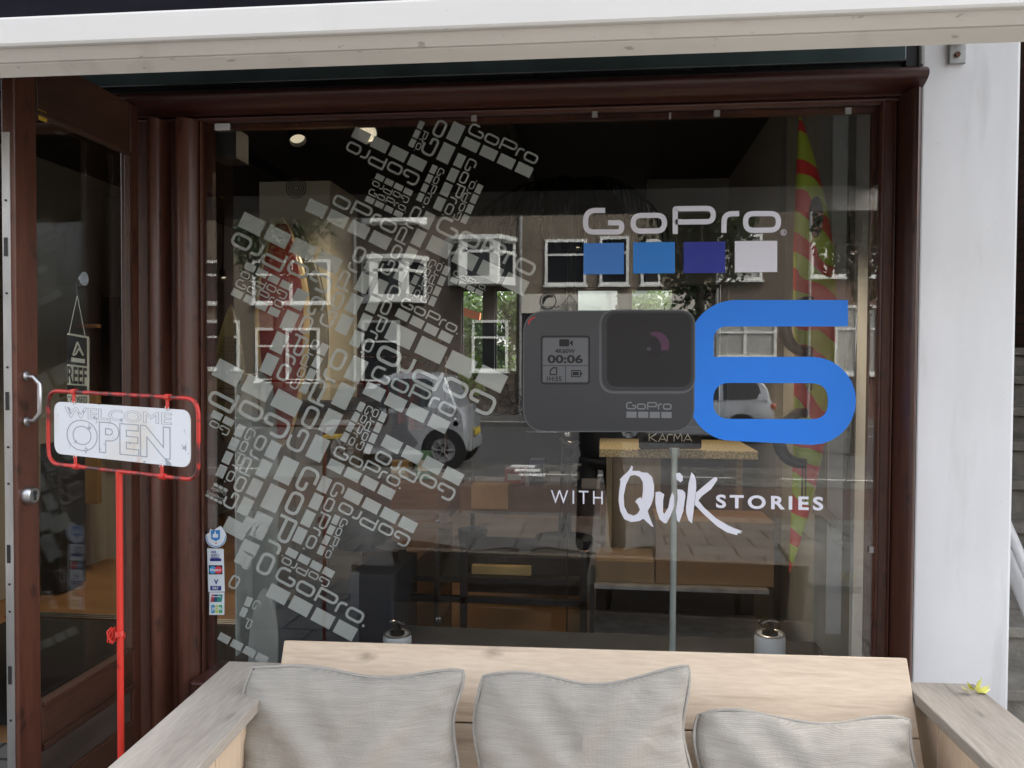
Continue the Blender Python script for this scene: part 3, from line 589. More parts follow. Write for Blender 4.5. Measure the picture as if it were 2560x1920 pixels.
# cushions
def cushion(cx, w_, h_, zb, lean, yb, label, seed, rot=0, ears=(.03, .03), sag=.03, yaw=0):
    rd = random.Random(seed); N = 34; V = []; Fc = []; t = .085
    M = SM @ Matrix.Translation((cx, yb, zb)) @ Matrix.Rotation(yaw, 4, 'Z') @ Matrix.Rotation(lean, 4, 'X') @ Matrix.Rotation(rot, 4, 'Y')
    base = M @ Vector((0, 0, 0)); seam = []
    ph = [rd.uniform(0, 6) for _ in range(8)]
    def outline(u, v):
        x = u*w_/2; z = (v+1)*h_/2
        x *= 1 - .045*(1-v*v)*(1 if abs(u) > .2 else abs(u)*5)
        e = ears[0] if u < 0 else ears[1]
        z += max(0, v)**2*(e*abs(u)**3 - sag*(1-u*u)) + .5*min(0, v)*sag*(1-u*u)*-1
        rc_ = (abs(u)*abs(v))**7; x -= math.copysign(.012*rc_, u); z -= math.copysign(.009*rc_, v); x += .012*math.sin(5*v+ph[0])*abs(u)**3; z += max(0, v)**3*.012*math.sin(4.5*u+ph[1])
        return x, z
    for side in (-1, 1):
        for i in range(N+1):
            for j in range(N+1):
                u = -1+2*i/N; v = -1+2*j/N
                uu = math.sin(u*math.pi/2)*.35+u*.65; vv = math.sin(v*math.pi/2)*.35+v*.65
                x, z = outline(uu, vv); b = (max(0, 1-uu**2)**.42)*(max(0, 1-vv**2)**.42)
                cr = max(0, 1-((1-abs(uu))**2+(1-abs(vv))**2)**.5*1.6)
                wr = .010*math.sin(11*uu+7*vv*(1 if uu < 0 else -1)+ph[2])*b + .016*math.sin(26*vv+ph[3]+3*uu)*max(0, abs(uu)-.62)*2*b + .014*math.sin(22*uu+ph[4])*max(0, abs(vv)-.68)*2*b + .012*math.sin(16*(uu+vv)+ph[5])*cr*b
                wr += .012*math.sin(30*(uu-.9*vv)+ph[6])*max(0, abs(uu)-.5)*max(0, .6-abs(vv-.2))*2*b
                V.append(M @ Vector((x, side*(t*b+wr), z)))
    n1 = (N+1)**2
    for side in (0, 1):
        for i in range(N):
            for j in range(N):
                a = side*n1+i*(N+1)+j; Fc.append((a, a+N+1, a+N+2, a+1))
    ring = [(u, -1) for u in [-1+2*k/28 for k in range(28)]] + [(1, v) for v in [-1+2*k/28 for k in range(28)]] + [(-u, 1) for u in [-1+2*k/28 for k in range(28)]] + [(-1, -v) for v in [-1+2*k/28 for k in range(28)]]
    c = empty('cushion', tuple(base), label, 'cushion', 'grey cushions on the wooden sofa')
    mb = MB(); mb.v = V; mb.f = Fc; o = mb.build('cover', M_fab, c, smooth=True)
    bm = bmesh.new(); bm.from_mesh(o.data); bmesh.ops.remove_doubles(bm, verts=bm.verts, dist=.0008); bmesh.ops.recalc_face_normals(bm, faces=bm.faces); bm.to_mesh(o.data); bm.free()
    for p in o.data.polygons: p.use_smooth = True
    pts = []
    for (u, v) in ring:
        x, z = outline(u*1.004, v*1.004); pts.append(M @ Vector((x, .006*math.sin(9*(u-v)+ph[6]), z)))
    MB().tube(pts, .0055, 6, closed=True).build('piping', M_pipe, c, smooth=True)
    return c
cushion(-.722, .665, .495, .285, R(-17), -.36, 'plump grey woven cushion at the left end of the sofa, against the left arm', 11, rot=R(.8), ears=(.004, -.012), sag=.024, yaw=R(3))
cushion(-.025, .635, .498, .285, R(-17), -.36, 'grey woven cushion in the middle of the sofa with a pointed right corner', 12, rot=R(-1.0), ears=(-.004, .016), sag=.026, yaw=R(0))
cushion(.612, .63, .483, .24, R(-34), -.46, 'slumped grey woven cushion at the right end of the sofa, lower than the others', 13, rot=R(0), ears=(.0, .0), sag=.012, yaw=R(-2))
# yellow leaf scrap on the right arm
p = G(2435, 1735, .681)
mb = MB(); rd = random.Random(2)
for k, (a, L, wd) in enumerate(((.25, .045, .012), (2.6, .035, .008), (-.35, .04, .010), (3.4, .03, .010), (.05, .022, .009))):
    d = Vector((math.cos(a), math.sin(a)*.6, 0)); n_ = Vector((-d.y, d.x, 0)); z = Vector((0, 0, .004+.003*k)); q0 = p+Vector((rd.uniform(-.01, .01), rd.uniform(-.006, .006), 0))
    mb.add([q0+z, q0+d*L*.5+n_*wd+z*2, q0+d*L+z*3.2, q0+d*L*.5-n_*wd+z*1.3], [(0, 1, 2, 3)]); mb.add([q0+z*.7, q0+d*L*.5+n_*wd*.6+z*1.6, q0+d*L*.9+z*2.4, q0+d*L*.5-n_*wd+z], [(0, 1, 2, 3)])
single('fallen_blossom', mb, mat('petal_yellow', (.72,.70,.18), .6, noise=.15, scale=40), 'crumpled pale yellow blossom lying on the right armrest', 'blossom')
# ================================================================== RED SIGN STAND
def zcl(px, py, Y): return P(px, py, Y)
dl, dr = 2.47, 2.27
TL, BL_, TR_, BR_ = P(137, 1003, dl), P(137, 1134, dl), P(476, 1026, dr), P(476, 1169, dr)
ex = (P(476, 1097, dr)-P(137, 1069, dl)); ex.z = 0; Wd = ex.length; ex.normalize(); nz_ = Vector((ex.y, -ex.x, 0)); ez = Vector((0, 0, 1))
cB = (TL+BL_+TR_+BR_)/4; hB = (TL.z-BL_.z+TR_.z-BR_.z)/4
slope = ((TR_.z+BR_.z)-(TL.z+BL_.z))/2/Wd
def B(u, v, o=0): return cB + ex*u + ez*(v+slope*u) + nz_*o
stand = empty('sign_stand', tuple(G(297, 2300, 0)) if False else (B(0.0, 0).x, B(0, 0).y, 0), 'red tubular stand holding a white welcome and open sign, beside the open door', 'sign stand')
hw = Wd/2
pts = fillet([Vector((-hw, hB)), Vector((hw, hB)), Vector((hw, -hB)), Vector((-hw, -hB))], .035, True, 6)
bd = MB(); bd.prism([B(q.x, q.y, -.002) for q in pts], nz_*.004); bo = bd.build('sign_board', M_board, stand)
M_eng = mat('engraved_grey', (.36,.38,.42), .6)
tx = MB(); text_on(tx, 'WELCOME', B(-hw*.83, hB*.84), B(hw*.76, hB*.86), B(-hw*.83, hB*.42), nz_, .0025, outline=True, bold=.01); tx.build('lettering', M_eng, bo); tx = MB(); text_on(tx, 'OPEN', B(-hw*.80, hB*.38), B(hw*.74, hB*.38), B(-hw*.80, -hB*.80), nz_, .0025, outline=True, bold=.03); tx.build('lettering', M_eng, bo)
fx, fz = hw+.032, hB+.034
fp = fillet([Vector((-fx, fz)), Vector((fx, fz)), Vector((fx, -fz)), Vector((-fx, -fz))], .05, True, 7)
MB().tube([B(q.x, q.y) for q in fp], .0062, 10, closed=True).build('frame', M_redtube, stand, smooth=True)
for (u, s) in ((-hw*.68, 1), (hw*.70, 1), (-hw*.66, -1), (hw*.62, -1)):
    c = MB(); c.tube([B(u-.010, s*fz), B(u+.010, s*fz)], .0095, 10); c.box((0, 0, 0), (1, 1, 1), Matrix.Translation(B(u-.005, s*(fz-.008), .002)) @ Matrix((( ex.x*.012, nz_.x*.003, 0, 0), (ex.y*.012, nz_.y*.003, 0, 0), (slope*.012, 0, -s*.026, 0), (0, 0, 0, 1))))
    c.build('clamp', M_red, stand)
    MB().tube([B(u-.008, s*(fz-.028), .004), B(u+.001, s*(fz-.040), .005), B(u+.009, s*(fz-.030), .006)], .0014, 5).build('wire_tie', M_whitep, stand)
up_ = -.045
u0 = 0
for _ in range(30):      # where along the frame the pole meets it
    pxx = 1280+FPX*(B(u0, -fz)-CAM).dot(rt)/(B(u0, -fz)-CAM).dot(fw); u0 += (298-pxx)/FPX*2.3
pt = B(u0, -fz); MB().tube([pt, (pt.x, pt.y, 0.01)], .0098, 14).build('pole', M_red, stand, smooth=True)
MB().lathe((pt.x, pt.y, 0), [(.16, 0), (.16, .012), (.02, .02)], 28).build('base_plate', M_red, stand)
tp_ = P(283, 1585, pt.y); co = MB()
for k in range(4):
    co.tube([(pt.x+.0135*math.cos(a*.6)-.001, pt.y+.0135*math.sin(a*.6), tp_.z-.004*k+.001*a) for a in range(11)], .0022, 6)
rk_ = random.Random(3)
for k in range(9):
    r1, r2, a0_ = rk_.uniform(.006, .013), rk_.uniform(.010, .026), rk_.uniform(0, 6)
    co.tube([(pt.x-.024+r1*math.cos(a*.7+k), pt.y-.014+.003*k+.004*math.sin(a+k), tp_.z+r2*math.sin(a*.7+a0_)-.003) for a in range(9)], .0017, 5)
co.build('wire_knot', M_red, stand)
# ================================================================== DECALS
M_frost = mat('frosted_vinyl', (.60,.62,.59), .8, noise=.03, scale=2); n = M_frost.node_tree.nodes; l = M_frost.node_tree.links
_t = n.new('ShaderNodeBsdfTransparent'); _t.inputs[0].default_value = (.8,.8,.8, 1); _m = n.new('ShaderNodeMixShader'); _m.inputs[0].default_value = .70; l.new(_t.outputs[0], _m.inputs[1]); l.new(n['Principled BSDF'].outputs[0], _m.inputs[2]); l.new(_m.outputs[0], n['Material Output'].inputs[0])
RG = {1: (800,280,.2532), 2: (500,500,.1899), 3: (820,640,.208), 4: (500,780,.1899), 5: (820,920,.1899), 6: (500,1040,.1899), 7: (700,1150,.1899), 8: (500,1320,.208)}
def rg(k, x, y): o_ = RG[k]; return (o_[0]+x*o_[2], o_[1]+y*o_[2])
WL = [ # region, A, B, options
 (1,(1440,240),(2112,555),{}), (1,(1010,592),(305,245),{}), (1,(1080,16),(918,355),dict(squares=(1,2,3),letters='PrO',dot=1)),
 (1,(1145,465),(1519,-318),dict(squares=(0,1),letters='Go')), (1,(1163,540),(998,892),dict(dot=1)), (1,(1445,440),(1192,985),dict(dot=1)),
 (1,(1385,1085),(1560,705),dict(dot=1)), (1,(895,832),(538,655),dict(dot=1)), (1,(465,825),(825,1000),dict(dot=1)),
 (1,(-95,850),(710,1250),dict(letters='oPrO')), (1,(717,1637),(1048,975),dict(dot=1)),
 ('px',(836,826),(929,628),{}), ('px',(971.8,706.6),(896,871),dict(dot=1)), ('px',(1073.5,644.6),(1028,738),dict(dot=1)),
 (3,(1200,580),(1408,110),dict(dot=1)), (3,(850,625),(1510,960),dict(dot=1)), (3,(2070,1650),(672,985),{}),
 (1,(1110,1213),(2070,1678),{}), (3,(1490,245),(1868,430),dict(dot=1)), (2,(1790,985),(495,340),{}),
 (2,(1172,1197),(572,895),dict(dot=1)), (2,(445,1157),(1063,1460),dict(dot=1)), ('px',(774,733),(677.6,940.5),{}),
 (4,(1300,1040),(1610,400),{}), ('px',(763,1139.7),(885.5,888),{}), (5,(528,175),(1615,712),dict(dot=1)),
 (5,(500,475),(232,985),dict(dot=1)), (5,(465,1105),(707,570),dict(dot=1)), (5,(1720,1555),(690,1020),{}),
 (5,(40,1185),(895,1617),dict(dot=1)), (7,(1750,970),(830,495),{}), (7,(690,262),(278,1117),dict(dot=1)),
 (7,(797,750),(555,1262),dict(dot=1)), (7,(680,1560),(65,1235),dict(dot=1)), (8,(865,660),(1900,1215),dict(dot=1)),
 (6,(1310,615),(646,2010),dict(squares=(0,1,2,3))), (6,(480,1260),(943,313),{}), (6,(605,140),(298,825),dict(dot=1)),
 (4,(1245,1390),(-237,624),dict(letters='GoP',squares=(0,1,2))), (4,(415,1517),(-169,1213),dict(letters='Go',squares=(0,1))),
 (6,(352,1003),(110,880),dict(letters='GoPr',squares=(0,1,2))), (6,(80,1020),(297,1133),{}),
 (6,(560,1640),(-700,990),dict(letters='o',squares=(0,1))), (8,(250,1250),(830,1560),dict(squares=(0,1,2,3),letters='')),
 (8,(640,850),(420,1330),dict(letters='GP',squares=(0,1))), ('px',(640,1300),(560,1462),dict(letters='GPO',squares=(0,)))]
fro = empty('frosted_window_graphic', tuple(P(800, 1600, 3.308)), 'slanted cross shaped collage of frosted grey wordmarks on the left half of the glass', 'window graphic')
for it in WL:
    k, A, Bq, op = it
    if k != 'px': A, Bq = rg(k, *A), rg(k, *Bq)
    op = dict(op); big = (Vector(A)-Vector(Bq)).length
    pol = wordmark(A, Bq, st=.0265, sqh=.145, **op)
    pol = [pl for pl in pol if min(q[0] for q in pl) > 509]
    decal(pol, 3.3075, -.0004).build('wordmark', M_frost, fro)
M_dw = mat('decal_white', (.80,.80,.88), .45, noise=.02); M_b1 = mat('decal_blue_mid', (.055,.225,.66), .35, noise=.02); M_b2 = mat('decal_blue_bright', (.03,.235,.72), .35, noise=.02); M_b3 = mat('decal_blue_deep', (.025,.04,.33), .35, noise=.02); M_b6 = mat('decal_blue_digit', (.018,.225,.86), .35, noise=.03, scale=1.5)
YF = 3.2995
def top(name, polys, m, label, cat, parent=None, Y=YF, th=.0005):
    mb = decal(polys, Y, th); return single(name, mb, m, label, cat)
# main wordmark
wl = empty('wordmark_decal', tuple(P(1700, 690, YF)), 'large white lettering decal above four coloured squares, on the right half of the glass', 'window decal')
def big_letter(pts, rr, cl, st=13): return [[(t.x, t.y) for t in qd] for qd in ribbon(fillet([Vector(q) for q in pts], rr, cl, 6), st, cl)]
L_ = []
L_ += big_letter([(1513,526),(1464,526),(1464,580),(1554,580),(1554,557),(1520,557)], [0,26,20,14,8,0], False)
L_ += big_letter([(1583,539),(1661,538),(1661,577),(1583,578)], 20, True)
L_ += big_letter([(1688,585),(1688,522),(1783,521),(1783,554),(1688,555)], [0,3,22,18,0], False)
L_ += big_letter([(1810,582),(1810,535),(1848,534)], [0,20,0], False)
L_ += big_letter([(1864,534),(1946,534),(1946,575),(1864,576)], 20, True)
decal(L_, YF, .0005).build('letters', M_dw, wl)
rm = MB(); decal([([(1959+7.5*math.cos(a*.39), 581+7.5*math.sin(a*.39)) for a in range(16)], [[(1959+5.8*math.cos(a*.39), 581+5.8*math.sin(a*.39)) for a in range(16)]])], YF, .0005, rm); text_px(rm, 'R', 1956, 577, 1962, 586, YF); rm.build('registered_mark', M_dw, wl)
for x0, x1, m_, y0 in ((1459,1560,M_b1,608),(1583,1687,M_b2,606),(1709,1813,M_b3,605),(1837,1943,M_dw,603)):
    decal([[(x0,y0),(x1,y0-1),(x1,y0+77),(x0,y0+78)]], YF, .0005).build('square', m_, wl)
# digit 6
def arc(cx, cy, r_, a0, a1, n=14): return [(cx+r_*math.cos(R(a0+(a1-a0)*k/n)), cy+r_*math.sin(R(a0+(a1-a0)*k/n))) for k in range(n+1)]
six = [(2120,750)] + arc(1840,870,120,-90,-180) + arc(1832,990,112,180,90)[0:] + [(2030,1112)] + arc(2030,1002,110,90,-90) + [(1784,892)] + arc(1816,848,32,180,270) + [(2120,816)]
hole = rrect(1783, 957, 2070, 1047, 42, 6)
top('digit_decal', [(six, [[(q.x, q.y+ (q.x-1783)*.004) for q in hole]])], M_b6, 'huge blue digit six stuck on the glass beside the camera picture', 'window decal', Y=3.2992)
# camera picture
cp = empty('camera_picture_decal', tuple(P(1520, 1080, YF)), 'large printed picture of a dark grey camera on the glass, beside the blue six', 'window decal')
Mc = lambda nme, c, r_=.5: mat(nme, c, r_, noise=.06, scale=3)
Y_ = 3.2984
def grad(m, z0, z1, k0, k1):      # tone of the printed picture, running up the print
    n = m.node_tree.nodes; l = m.node_tree.links; b = n['Principled BSDF']; src = b.inputs['Base Color'].links[0].from_socket
    tc = n.new('ShaderNodeTexCoord'); sp = n.new('ShaderNodeSeparateXYZ'); l.new(tc.outputs['Object'], sp.inputs[0]); mr = n.new('ShaderNodeMapRange'); l.new(sp.outputs[2], mr.inputs[0])
    o_ = P(1520, 1080, YF).z; mr.inputs[1].default_value = z0-o_; mr.inputs[2].default_value = z1-o_; mr.inputs[3].default_value = k0; mr.inputs[4].default_value = k1
    q = n.new('ShaderNodeVectorMath'); q.operation = 'SCALE'; l.new(src, q.inputs[0]); l.new(mr.outputs[0], q.inputs['Scale']); l.new(q.outputs[0], b.inputs['Base Color']); return m
body = rrect(1307, 776, 1736, 1080, 62, 8); decal([body], Y_, .0004).build('body_edge', Mc('print_edge', (.105,.11,.118)), cp)
decal([rrect(1310, 780, 1733, 1077, 58, 8)], Y_-.0005, .0003).build('body', grad(Mc('print_body', (.066,.068,.073)), P(1500, 1075, 3.3).z, P(1500, 780, 3.3).z, .62, 1.05), cp)
decal([rrect(1498, 774, 1738, 984, 40, 8)], Y_-.0010, .0003).build('lens_rim', Mc('print_rim', (.115,.12,.128)), cp)
decal([rrect(1504, 778, 1735, 978, 36, 8)], Y_-.0015, .0003).build('lens_housing', Mc('print_housing', (.040,.041,.045)), cp)
decal([rrect(1517, 783, 1728, 967, 28, 8)], Y_-.0020, .0003).build('lens_face', Mc('print_lens', (.016,.016,.018), .35), cp)
cres = arc(1640, 862, 33, -115, 25, 16) + arc(1622, 868, 31, 15, -80, 12)
decal([cres], Y_-.0025, .0002).build('lens_glint', Mc('print_glint', (.09,.035,.075)), cp)
decal([[(1640+26*math.cos(a*.4), 868+26*math.sin(a*.4)) for a in range(16)]], Y_-.0024, .00005).build('lens_inner', Mc('print_inner', (.012,.011,.014)), cp)
decal([[(1622+6*math.cos(a*.4), 872+5*math.sin(a*.4)) for a in range(16)]], Y_-.0027, .0002).build('lens_spot', Mc('print_spot', (.06,.06,.065)), cp)
rt_ = [[(t.x, t.y) for t in qd] for qd in ribbon(fillet([Vector((1321,811)),Vector((1325,797)),Vector((1338,793))], [0,9,0]), 3.5)]; decal(rt_, Y_-.0010, .0003).build('red_arc', mat('print_red', (.55,.04,.04), .5), cp)
decal([(rrect(1352, 839, 1475, 961, 9), [rrect(1355.5, 842.5, 1471.5, 957.5, 7)])], Y_-.0010, .0003).build('screen_frame', Mc('print_frame', (.012,.012,.013)), cp)
decal([rrect(1357, 845, 1470, 955, 4)], Y_-.0010, .0002).build('screen', Mc('print_screen', (.14,.145,.155)), cp)
ic = MB(); Y2 = Y_-.0014
decal([[(1357,913.5),(1470,913.5),(1470,915),(1357,915)], [(1413,915),(1414.5,915),(1414.5,955),(1413,955)]], Y2, .0002, ic)
decal([rrect(1398, 848, 1423, 866, 3), [(1423,857),(1432,850),(1432,866)]], Y2, .0002, ic)
decal([([(1374,938),(1374,926),(1381,918),(1393,918),(1393,938)], [[(1377,935),(1377,928),(1383,921),(1390,921),(1390,935)]])], Y2, .0002, ic)
decal([(rrect(1428, 925, 1452, 943, 2), [rrect(1430.5, 927.5, 1449.5, 940.5, 1)]), rrect(1432, 929.5, 1447, 938.5, 1), [(1452,931),(1455,931),(1455,938),(1452,938)]], Y2, .0002, ic)
text_px(ic, '4K60W', 1388, 872, 1438, 883, Y2, bold=.02); text_px(ic, '00:06', 1369, 887, 1457, 908, Y2, bold=.03); text_px(ic, '1H:55', 1367, 941, 1404, 953, Y2, bold=.02); ic.build('screen_icons', Mc('print_icon', (.010,.010,.011)), cp)
wmk = wordmark((1566, 1029), (1679, 1030), st=.030, sqh=.135, gap=.05, sw=.225); decal(wmk, Y_-.0010, .0003).build('small_wordmark', Mc('print_grey', (.20,.21,.22)), cp)
# slogan
sl_ = empty('slogan_decal', tuple(P(1700, 1330, YF)), 'white slogan with brush lettering under the blue six', 'window decal')
t_ = MB(); text_px(t_, 'WITH', 1377, 1225, 1507, 1258, YF, dy=3, space=1.35, bold=-.004); t_.build('thin_word', M_dw, sl_); t_ = MB(); text_px(t_, 'STORIES', 1790, 1236, 2058, 1270, YF, dy=6, space=1.35, bold=.03); t_.build('bold_word', M_dw, sl_)
z7 = lambda L: [(1500+x*.2893, 1000+y*.2893) for x, y in L]
Qo = [(178,700),(168,690),(200,655),(240,620),(262,590),(272,566),(284,578),(280,612),(340,612),(360,625),(410,628),(450,665),(468,740),(465,830),(445,900),(412,960),(430,1015),(452,1070),(466,1098),(445,1090),(400,1050),(375,1025),(340,1045),(270,1055),(210,1030),(175,960),(160,870),(165,790)]
Qi = [(262,655),(225,730),(205,830),(210,920),(240,980),(290,1000),(322,985),(345,950),(325,900),(303,880),(322,855),(350,840),(362,855),(372,780),(370,710),(345,665),(300,648)]
qk = [(z7(Qo), [z7(Qi)]), z7([(480,795),(520,792),(555,815),(545,870),(545,970),(555,985),(590,930),(605,850),(625,795),(640,830),(640,920),(610,1000),(575,1065),(555,1065),(515,1030),(490,960),(478,880)]),
 z7([(655,635),(690,628),(715,660),(715,695),(695,712),(660,685)]), z7([(668,770),(715,778),(735,800),(738,830),(720,960),(685,1058),(665,1040),(655,960),(670,860)]),
 z7([(790,625),(815,650),(828,690),(832,760),(815,900),(795,1068),(765,1040),(745,980),(742,930),(755,830),(765,720)]), z7([(830,800),(900,740),(985,670),(1010,668),(1014,690),(960,770),(880,830),(850,868),(900,930),(1000,1020),(1100,1080),(1160,1108),(1238,1135),(1205,1138),(1228,1152),(1190,1150),(1185,1168),(1100,1145),(1010,1090),(900,990),(818,905)])]
decal(qk, YF-.0001, .0005).build('brush_word', M_dw, sl_)
# payment stickers
Yp = 3.2996
def stick(name, polys, m, par): return decal(polys, Yp, .0004).build(name, m, par)
Ms = lambda n_, h: mat(n_, lin(h), .45, noise=.02)
Msw = Ms('sticker_white', 'd5dfe6'); Mnavy = Ms('sticker_navy', '1c2a7c'); Mlb = Ms('sticker_blue', '2e7cc4')
ps = empty('payment_sticker', tuple(P(538, 1550, Yp)), 'column of white payment stickers in the lower left corner of the glass', 'sticker')
stick('backing', [[(518,1371),(559,1372),(562,1479),(521,1480)], [(524,1481),(561,1481),(561,1537),(523,1537)]], Msw, ps)
def lay(n_, polys, m, k=1): decal(polys, Yp-.0005*k, .0003).build(n_, m, ps)
lay('card_field', [[(522,1413),(556,1413),(556,1436),(522,1436)]], Ms('sticker_dark', '1b2136'))
lay('blue_disc', [[(532+9.5*math.cos(a*.4), 1425+9.5*math.sin(a*.4)) for a in range(16)]], Ms('sk_cyan', '3f9ad0'), 2); lay('red_disc', [[(546+9.5*math.cos(a*.4), 1425+9.5*math.sin(a*.4)) for a in range(16)]], Ms('sk_red', 'd43b45'), 3)
lay('pay_field', [[(526,1465),(553,1465),(553,1476),(526,1476)], [(525,1396),(553,1396),(553,1403),(525,1403)]], Mnavy)
lay('union_red', [[(529,1486),(536,1486),(533,1505),(526,1505)]], Ms('sk_red2', 'b03a44')); lay('union_blue', [[(536,1486),(545,1486),(542,1505),(533,1505)]], Ms('sk_blue2', '24466e')); lay('union_green', [[(545,1486),(557,1486),(554,1505),(542,1505)]], Ms('sk_green2', '2a8478'))
lay('jcb_blue', [rrect(528,1512,537,1533,3)], Ms('sk_b3', '3a8fc0')); lay('jcb_yellow', [rrect(538,1512,546,1533,3)], Ms('sk_y3', 'b9c96a')); lay('jcb_green', [rrect(547,1512,556,1533,3)], Ms('sk_g3', '49a878'))
tt = MB(); Y3 = Yp-.0018
for s_, y0, y1 in (('HIER', 1377, 1383), ('KUNT U', 1385, 1391), ('PINNEN', 1392, 1398)): text_px(tt, s_, 528, y0, 548 if s_ != 'HIER' else 541, y1, Y3, bold=.02); tt.build('dark_lettering', Mnavy, ps); tt = MB()
text_px(tt, 'V', 535, 1448, 546, 1461, Y3, bold=.04); tt.build('dark_lettering', Mnavy, ps)
tt = MB(); 
for s_, b_ in (('Maestro', (526,1421,552,1428)), ('PAY', (532,1467,547,1474)), ('UnionPay', (529,1489,553,1494)), ('JCB', (529,1518,555,1527))): tt = MB(); text_px(tt, s_, *b_, Y3, bold=.03).build('white_lettering', Msw, ps)
rs = empty('round_sticker', tuple(P(540, 1370, Yp)), 'torn round white and blue sticker above the payment stickers', 'sticker')
ro = [(540+26*math.cos(R(a)), 1343+26*math.sin(R(a))) for a in range(-35, 200, 12)] + [(523,1332),(526,1322),(534,1326),(545,1318),(552,1315),(556,1320)]
decal([ro], Yp, .0004).build('disc', Msw, rs); decal([[(527,1326),(550,1325),(550,1347),(540,1353),(528,1347)]], Yp-.0005, .0003).build('shield', Mlb, rs); decal([[(532,1335),(536,1335),(536,1330),(539,1328),(540,1335),(545,1335),(545,1344),(532,1344)]], Yp-.0009, .0003).build('hand', Msw, rs)
decal([([(540+24.5*math.cos(R(a)), 1343+24.5*math.sin(R(a))) for a in range(-10, 190, 12)] + [(540+22.5*math.cos(R(a)), 1343+22.5*math.sin(R(a))) for a in range(190, -11, -12)])], Yp-.0005, .0003).build('ring', Mlb, rs)
decal([[(540+2*math.cos(a*.8), 1358+2*math.sin(a*.8)) for a in range(8)]], Yp-.0009, .0003).build('red_dot', mat('dot_red', (.5,.04,.04), .5), rs)
# ================================================================== INTERIOR
def ibox(px0, py0, px1, py1, Y, dep, pxr=None):
    a, b = P(px0, py0, Y), P(px1, py1, Y); return ((a.x, Y, b.z), (b.x, Y+dep, a.z))
def ib(name, r, m, label, cat, bevel=.004, group=None): return single(name, box(*ibox(*r)), m, label, cat, group=group, bevel=bevel)
M_cream = mat('panel_cream', (.52,.48,.36), .75, noise=.07, scale=2)
M_osb = mat('chipboard', (.34,.27,.14), .7, noise=0, col2=(.62,.52,.32), scale=90, thr=(.4,.6))
M_ply = woodmat('plywood', (.27,.20,.12), (.40,.31,.19), .6, 'Z', 2.5)
M_brownw = woodmat('brown_wood', (.10,.05,.024), (.20,.105,.052), .5, 'X', 2)
M_cabblack = mat('cabinet_black', (.016,.016,.018), .5, noise=.2)  # plain black of cabinets, pots, lamp housings and frames
M_navy = mat('navy_panel', (.022,.028,.040), .6, noise=.2)
a, b = ibox(648, 455, 825, 1002, 5.6, .64); single('display_column', box((a[0], a[1], 1.42), (b[0], b[1], b[2])), M_cream, 'cream display column standing behind the red surfboard', 'display column')
vt = P(740, 470, 5.59); mb = MB()
for k in range(4): mb.tube([(vt.x+(.02+.017*k)*math.cos(t*.4), 5.592, vt.z+(.02+.017*k)*math.sin(t*.4)) for t in range(16)], .003, 5, closed=True)
single('wall_speaker', mb, mat('vent_grey', (.13,.12,.09), .6), 'round ribbed speaker grille near the top of the cream column', 'speaker')
cab = empty('display_cabinet', (-2.0, 5.5, 0), 'dark brown display cabinet under the cream column and red surfboard', 'cabinet')
a, b = ibox(640, 1006, 905, 1009, 5.45, .8); box((a[0], 5.45, 1.36), (b[0]+.02, 6.25, 1.415)).build('top', M_cabblack, cab, bevel=.004); box((a[0]+.01, 5.47, 0), (b[0], 6.23, 1.355)).build('carcass', mat('cab_brown', (.055,.042,.03), .6, noise=.2), cab)
for k in range(3): box((a[0]+.04+.24*k, 5.455, .1), (a[0]+.25+.24*k, 5.469, 1.3)).build('door', mat('cab_door', (.085,.066,.046), .5, noise=.2), cab, bevel=.003)
def surfboard(name, ptip, ptail, hw, Y, m, label, thick=.045, rim=None, wide=.5, fin=None, lean=0, pt=(.55,.6), bend=0, Yt=None, depthY=None):
    A, Bq = P(*ptip, Y), P(*ptail, Yt or Y); ax = Bq-A; L = ax.length; ax.normalize(); side = Vector((1, 0, 0)); side = (side-ax*side.dot(ax)).normalized(); nn = ax.cross(side).normalized()
    if nn.y > 0: nn = -nn
    hwm = hw*Y/FPX; t = empty(name, tuple(Bq), label, 'surfboard')
    def ring(s_, scale=1, off=0):
        wd = hwm*scale*max(.001, (min(1, s_/wide))**pt[0] if s_ < wide else max(0, (1-s_)/(1-wide))**pt[1])
        wd = hwm*scale*(math.sin(math.pi/2*min(1, s_/wide))**pt[0] if s_ < wide else math.sin(math.pi/2*(1-s_)/(1-wide))**pt[1]) + .0015
        th = thick*.5*min(1, wd/hwm*1.6)+.001
        c = A+ax*(L*s_)+side*(bend*4*s_*(1-s_))+nn*(off)
        return [c + side*(wd*math.copysign(abs(math.cos(a_))**.75, math.cos(a_))) + nn*(th*math.sin(a_)) for a_ in [2*math.pi*k/20 for k in range(20)]]
    def loft(s0, s1, scale, off):
        mb = MB(); N = 34; V = []; Fc = []
        for i in range(N+1): V += ring(s0+(s1-s0)*i/N, scale, off)
        for i in range(N):
            for k in range(20): Fc.append((i*20+k, i*20+(k+1) % 20, (i+1)*20+(k+1) % 20, (i+1)*20+k))
        Fc += [tuple(range(19, -1, -1)), tuple(N*20+k for k in range(20))]; return mb.add(V, Fc)
    loft(0, 1, 1, 0).build('board', rim or m, t, smooth=True)
    if rim: loft(.035, .965, .86, .006).build('deck', m, t, smooth=True)
    return t, A, ax, L, side, nn, hwm
M_redb = mat('board_red', (.11,.010,.008), .3, noise=.1, coat=.3, col2=(.17,.02,.015), scale=5); M_tan = mat('board_tan', (.36,.27,.13), .3, noise=.1, coat=.4)
surfboard('red_surfboard', (705, 540), (706, 1118), 74, 5.36, M_redb, 'red surfboard with a broad tan rim leaning on the cream column', rim=M_tan, wide=.42, pt=(.75,.62))
